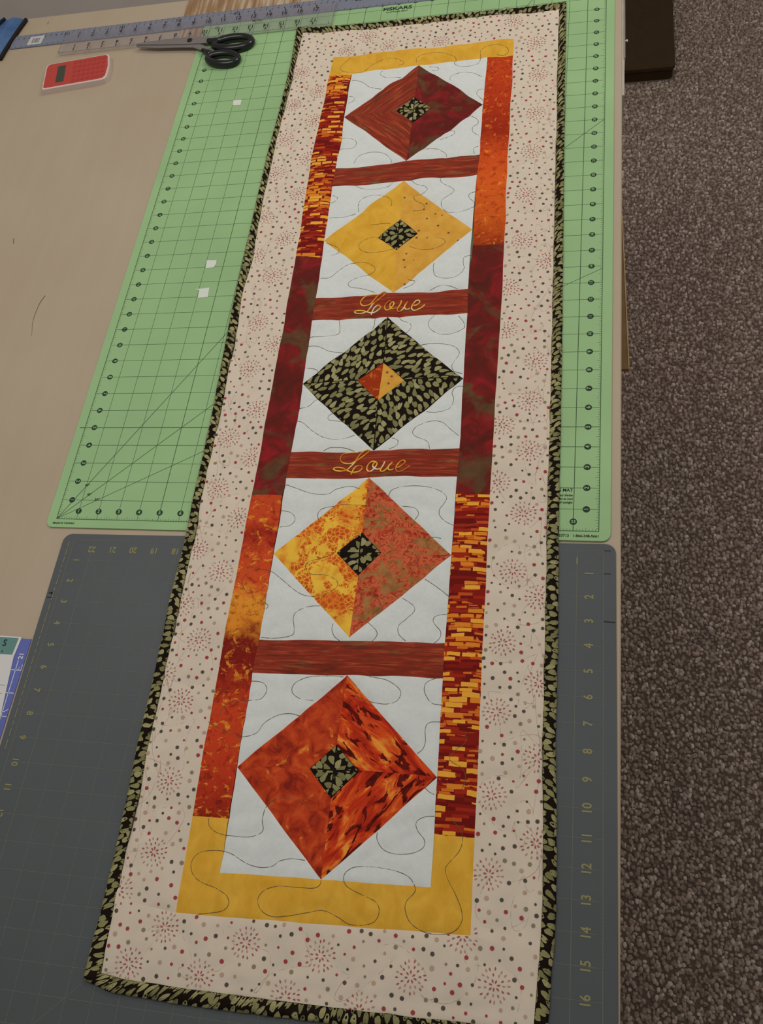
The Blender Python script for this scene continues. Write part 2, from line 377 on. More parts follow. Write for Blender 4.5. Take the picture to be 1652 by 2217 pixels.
mb = MB(); mb.prism([(-8.5, -5.7), (0.10, -5.78), (0.0, -6.7), (0.12, -8.0), (0.26, -9.4), (0.34, -11.0), (-8.5, -11.5)], TZ+.05, TZ+.065); mb.build('page', plain('white_paper', (214, 214, 212), 0.8), pp, PPO)
mb = MB(); mb.flat([(-8.4, -5.76), (-0.03, -5.84), (-0.10, -6.6), (-8.4, -6.6)], TZ+.068); mb.build('header_band', plain('teal_print', (98, 140, 134), 0.75), pp, PPO)
mb = MB(); put_text(mb, 'S', -0.62, -6.1, TZ+.071, 0.42, math.pi/2*0); put_text(mb, 's', -0.62, -6.46, TZ+.071, 0.2)
for yy in (-7.95, -8.3, -8.62): mb.line((-7, yy), (0.0, yy), .012, TZ+.068)
mb.build('printed_text', plain('dark_teal_ink', (34, 56, 54), 0.8), pp, PPO, kind='stuff')

# ------------------------------------------------------------------ paper scraps on the green mat
PAP = plain('scrap_paper', (216, 222, 212), 0.85)
for lab, poly in (('small white paper square on the green mat nearest the scissors', [(2.98, 27.99), (3.49, 27.975), (3.495, 27.51), (3.02, 27.53)]),
                  ('white paper scrap with a clipped corner on the green mat', [(4.01, 15.476), (4.557, 15.456), (4.58, 15.2), (4.5, 14.96), (4.06, 14.93)]),
                  ('white paper scrap with a pointed sliver on the green mat', [(3.723, 13.51), (4.558, 13.581), (4.6, 12.955), (4.07, 12.926), (4.03, 13.45)])):
    mb = MB(); mb.prism(poly, .006, .016); cx = sum(p[0] for p in poly)/len(poly); cy = sum(p[1] for p in poly)/len(poly)
    mb.build('paper_scrap', PAP, None, (cx, cy, .006), label=lab, cat='paper scrap', group='paper scraps on the green mat')

# ------------------------------------------------------------------ rulers
t = NT('brushed_aluminium', 0.42, 0.5); t.b.inputs['Metallic'].default_value = 0.25
g = t.noise(t.uv((2, 160, 1), kind='Object'), 4, 3); t.color(t.ramp(g, [(0.3, (122, 128, 146)), (0.7, (138, 144, 162))])); ALU = t.m
INK = plain('black_ink', (38, 36, 40), 0.7)
def rz(x): return TZ+.036 if x < -4.2 else (.004 if x > -0.6 else TZ+.036+(.004-TZ-.036)*(x+4.2)/3.6)
mr = empty('metal_ruler', W(5.4, 36, .004), 'long grey aluminium metre ruler along the far table end', 'ruler'); MRO = (5.4, 36, .004)
mb = MB(); xs = [-14.22, -4.2, -0.6, 5, 15, 25.1]
def yr(x): return 35.80+0.0095*(x+14.2)*(1 if x < 6 else 1)
v = []; 
for x in xs:
    for dy, dz in ((-.64, 0), (-.62, .05), (.62, .05), (.64, 0)): v.append((x, yr(x)+dy, rz(x)+dz))
f = [(0, 1, 2, 3)] + [(i*4+a, (i+1)*4+a, (i+1)*4+(a+1) % 4, i*4+(a+1) % 4) for i in range(5) for a in range(4)] + [(23, 22, 21, 20)]
mb.add(v, [tuple(reversed(q)) for q in f]); mb.build('blade', ALU, mr, MRO)
mb = MB()
for k in range(1, 100):
    x = -14.2+k*10/25.4
    if x > 24.8: break
    L = .2 if k % 5 == 0 else .12
    mb.line((x, yr(x)+.6), (x, yr(x)+.6-L), .025, rz(x)+.054); mb.line((x, yr(x)-.6), (x, yr(x)-.6+L), .025, rz(x)+.054)
    if k % 10 == 0: put_text(mb, str(k), x, yr(x)+.22, rz(x)+.054, .42, math.pi*0, sx=1.1)
    else: put_text(mb, str(k % 10), x, yr(x)+.26, rz(x)+.054, .2)
mb.build('printed_scale', INK, mr, MRO, kind='stuff')
mb = MB(); mb.prism([(-13.0, 35.32), (-11.95, 35.36), (-11.9, 36.2), (-12.95, 36.15)], rz(-13)+.052, rz(-13)+.06); mb.build('sticker', plain('grey_white_sticker', (190, 190, 190), 0.7), mr, MRO)
mb = MB()
x = -12.72
while x < -12.15: wd = random.choice((.02, .03, .05)); mb.flat([(x, 35.5), (x+wd, 35.5), (x+wd, 35.98), (x, 35.98)], rz(-13)+.063); x += wd+random.choice((.02, .03, .04))
mb.build('bar_marks', plain('sticker_ink', (110, 108, 108), 0.8), bpy.data.objects['sticker'], MRO)

def clear(name, tint, a, rough=0.05):
    t = NT(name, rough, 0.5); nt = t.t; out = nt.nodes['Material Output']
    tr = t.n('ShaderNodeBsdfTransparent'); tr.inputs[0].default_value = tint; mx = t.n('ShaderNodeMixShader'); mx.inputs[0].default_value = a
    nt.links.new(tr.outputs[0], mx.inputs[1]); nt.links.new(t.b.outputs[0], mx.inputs[2]); nt.links.new(mx.outputs[0], out.inputs[0]); t.color((215, 210, 215)); return t.m
ar = empty('acrylic_ruler', W(-1, 35, .06), 'clear acrylic quilting ruler lying over the metal ruler', 'ruler'); ARO = (-1, 35, .06)
AZ = .062
def ay(x): return 0.0035*(x+10)
mb = MB(); mb.prism([(-10.2, 33.88+ay(-10)), (8.1, 33.88+ay(8)), (8.1, 36.05+ay(8)), (-10.2, 36.05+ay(-10))], AZ, AZ+.11, .01)
mb.build('acrylic_strip', clear('clear_acrylic', (0.96, 0.95, 0.96, 1), 0.09), ar, ARO)
mb = MB(); zt = AZ+.114
for k in range(0, 18*8+1):
    x = -10.15+k/8
    L = .2 if k % 8 == 0 else (.12 if k % 4 == 0 else .07)
    for y0, d in ((33.95, 1), (36.0, -1)): mb.line((x, y0+ay(x)), (x, y0+ay(x)+d*L), .03 if k % 8 == 0 else .014, zt)
    if 0 < k < 144 and k % 8 == 0:
        mb.flat([(x-.06, 34.1+ay(x)), (x+.06, 34.1+ay(x)), (x, 34.28+ay(x))], zt); mb.flat([(x-.06, 35.86+ay(x)), (x+.06, 35.86+ay(x)), (x, 35.68+ay(x))], zt)
        put_text(mb, str(k//8), x, 34.48+ay(x), zt, .46, math.pi, sx=.9); put_text(mb, str(k//8), x-.02, 35.48+ay(x), zt, .46, 0, sx=.9)
put_text(mb, 'METRIC', 3.2, 35.0+ay(3), zt, .2)
mb.build('printed_scale', INK, ar, ARO, kind='stuff')
mb = MB()
for k in range(0, 18*8+1):
    x = -10.15+k/8; mb.line((x, 34.2+ay(x)), (x, 35.8+ay(x)), .009, zt-.001)
mb.line((-10.15, 33.91+ay(-10)), (8.05, 33.91+ay(8)), .045, zt-.002); mb.line((-10.17, 33.9+ay(-10)), (-10.17, 36.03+ay(-10)), .03, zt-.002); mb.line((8.07, 33.9+ay(8)), (8.07, 36.03+ay(8)), .03, zt-.002)
mb.build('fine_lines', plain('faint_grey_ink', (104, 106, 104), 0.7), ar, ARO, kind='stuff')

# ------------------------------------------------------------------ scissors
sci = empty('scissors', W(0, 33, 0.02), 'steel dressmaking scissors with black plastic handles by the rulers', 'scissors'); SO = (0, 33, .02)
STEEL = plain('dull_steel', (132, 126, 124), 0.42, 0.5, 0.3); BLK = plain('black_plastic', (18, 20, 22), 0.22, 0.5)
def blade(pts, z0, z1):
    mb = MB(); mb.prism(pts, z0, z1, .015); return mb
sz = .185
blade([(-4.62, 33.72), (-4.45, 33.6), (-3.2, 33.33), (-1.4, 33.12), (-0.6, 33.0), (-0.1, 32.7), (0.35, 32.3), (0.75, 32.55), (0.2, 33.0), (-0.3, 33.3), (-0.95, 33.75), (-2.5, 33.8), (-4.5, 33.85)], sz, sz+.06).build('blade', STEEL, sci, SO)
blade([(-4.6, 33.74), (-3.0, 33.52), (-1.2, 33.3), (0.2, 33.2), (0.9, 33.1), (0.95, 33.6), (0.1, 33.75), (-0.9, 33.95), (-2.6, 33.96), (-4.45, 33.86)], sz+.07, sz+.13).build('blade', STEEL, sci, SO)
mb = MB(); mb.prism([(-0.92+.17*math.cos(2*math.pi*k/14), 33.58+.17*math.sin(2*math.pi*k/14)) for k in range(14)], sz+.13, sz+.19, .03); mb.build('pivot_screw', plain('dark_screw', (40, 38, 38), 0.4, 0.5, 0.6), sci, SO)
def loop(cx, cy, a, b, rot, z0, r):
    mb = MB(); P = []; R_ = []
    for k in range(36):
        th = 2*math.pi*k/36; x = a*math.cos(th); y = b*math.sin(th)*(1+.12*math.cos(th))
        P.append((cx+x*math.cos(rot)-y*math.sin(rot), cy+x*math.sin(rot)+y*math.cos(rot), z0)); R_.append(r*(1+.25*abs(math.sin(th))))
    mb.tube(P, R_, 10, True, flat=1.05); return mb
loop(2.0, 33.0, 1.22, 0.52, -0.04, .22, .2).build('handle', BLK, sci, SO, smooth=True)
loop(1.62, 31.62, 1.02, 0.48, -0.22, .2, .19).build('handle', BLK, sci, SO, smooth=True)
mb = MB(); mb.tube([(0.3, 33.36, sz+.1), (0.8, 33.3, .24), (1.15, 33.3, .25)], [.17, .23, .22], 8); mb.tube([(0.1, 32.6, sz+.05), (0.55, 32.3, .22), (.8, 32.05, .22)], [.13, .2, .2], 8)
mb.tube([(1.2, 32.75, .24), (1.9, 32.5, .24), (2.6, 32.5, .24)], [.16, .18, .12], 8)
mb.build('handle_shank', BLK, sci, SO, smooth=True)

# ------------------------------------------------------------------ calculator
cal = empty('calculator', W(-8.2, 31.6, TZ), 'red and white pocket calculator with a dark screen on the table', 'calculator')
th = math.atan2(33.141-32.665, 4.167); CX, CY = -8.17, 31.68
def cp(u, v):    # u along the length, v across
    return (CX+u*math.cos(th)-v*math.sin(th)-0.06*v, CY+u*math.sin(th)+v*math.cos(th))
CO = (-8.2, 31.6, TZ)
def cr(u0, v0, u1, v1, r=.0): return [cp(*q) for q in (rounded(u0, v0, u1, v1, r, 4) if r else [(u0, v0), (u1, v0), (u1, v1), (u0, v1)])]
body = [cp(*q) for q in [(-2.12, -1.22), (1.75, -1.22), (1.98, -1.17), (2.14, -0.98), (2.24, 0), (2.14, 1.05), (2.0, 1.22), (-1.95, 1.24), (-2.1, 1.15), (-2.18, 0.9), (-2.2, -1.1)]]
face = [cp(u*.955+.0, v*.925) for u, v in [(-2.12, -1.22), (1.75, -1.22), (1.98, -1.17), (2.14, -0.98), (2.24, 0), (2.14, 1.05), (2.0, 1.22), (-1.95, 1.24), (-2.1, 1.15), (-2.18, 0.9), (-2.2, -1.1)]]
mb = MB(); mb.prism(body, TZ, .30, .04); mb.build('case', plain('white_plastic', (216, 198, 190), 0.45, 0.4), cal, CO)
t = NT('red_plastic', 0.4, 0.4); t.color((184, 66, 58)); RED = t.m
mb = MB(); mb.prism(face, .28, .325, .02); fp = mb.build('face_plate', RED, cal, CO)
mb = MB(); mb.prism(cr(-1.3, -0.82, -0.75, .78, .04), .315, .329); mb.build('screen', plain('dark_screen', (62, 66, 56), 0.3, 0.5), cal, CO)
kb = MB(); kb.prism(rounded(-.11, -.12, .11, .12, .04, 2), 0, .03, .01)
kme = None
for i in range(7):
    for j in range(5):
        p = cp(-0.1+i*.32, -.86+j*.43)
        if kme is None:
            ko = kb.build('key', plain('key_red', (176, 58, 52), 0.45, 0.4), fp, (0, 0, 0)); kme = ko.data
        else:
            ko = bpy.data.objects.new('key', kme); C.objects.link(ko); ko.parent = fp
        ko.location = ((p[0]-CO[0])*IN, (p[1]-CO[1])*IN, (.318-CO[2])*IN); ko.rotation_euler = (0, 0, th)

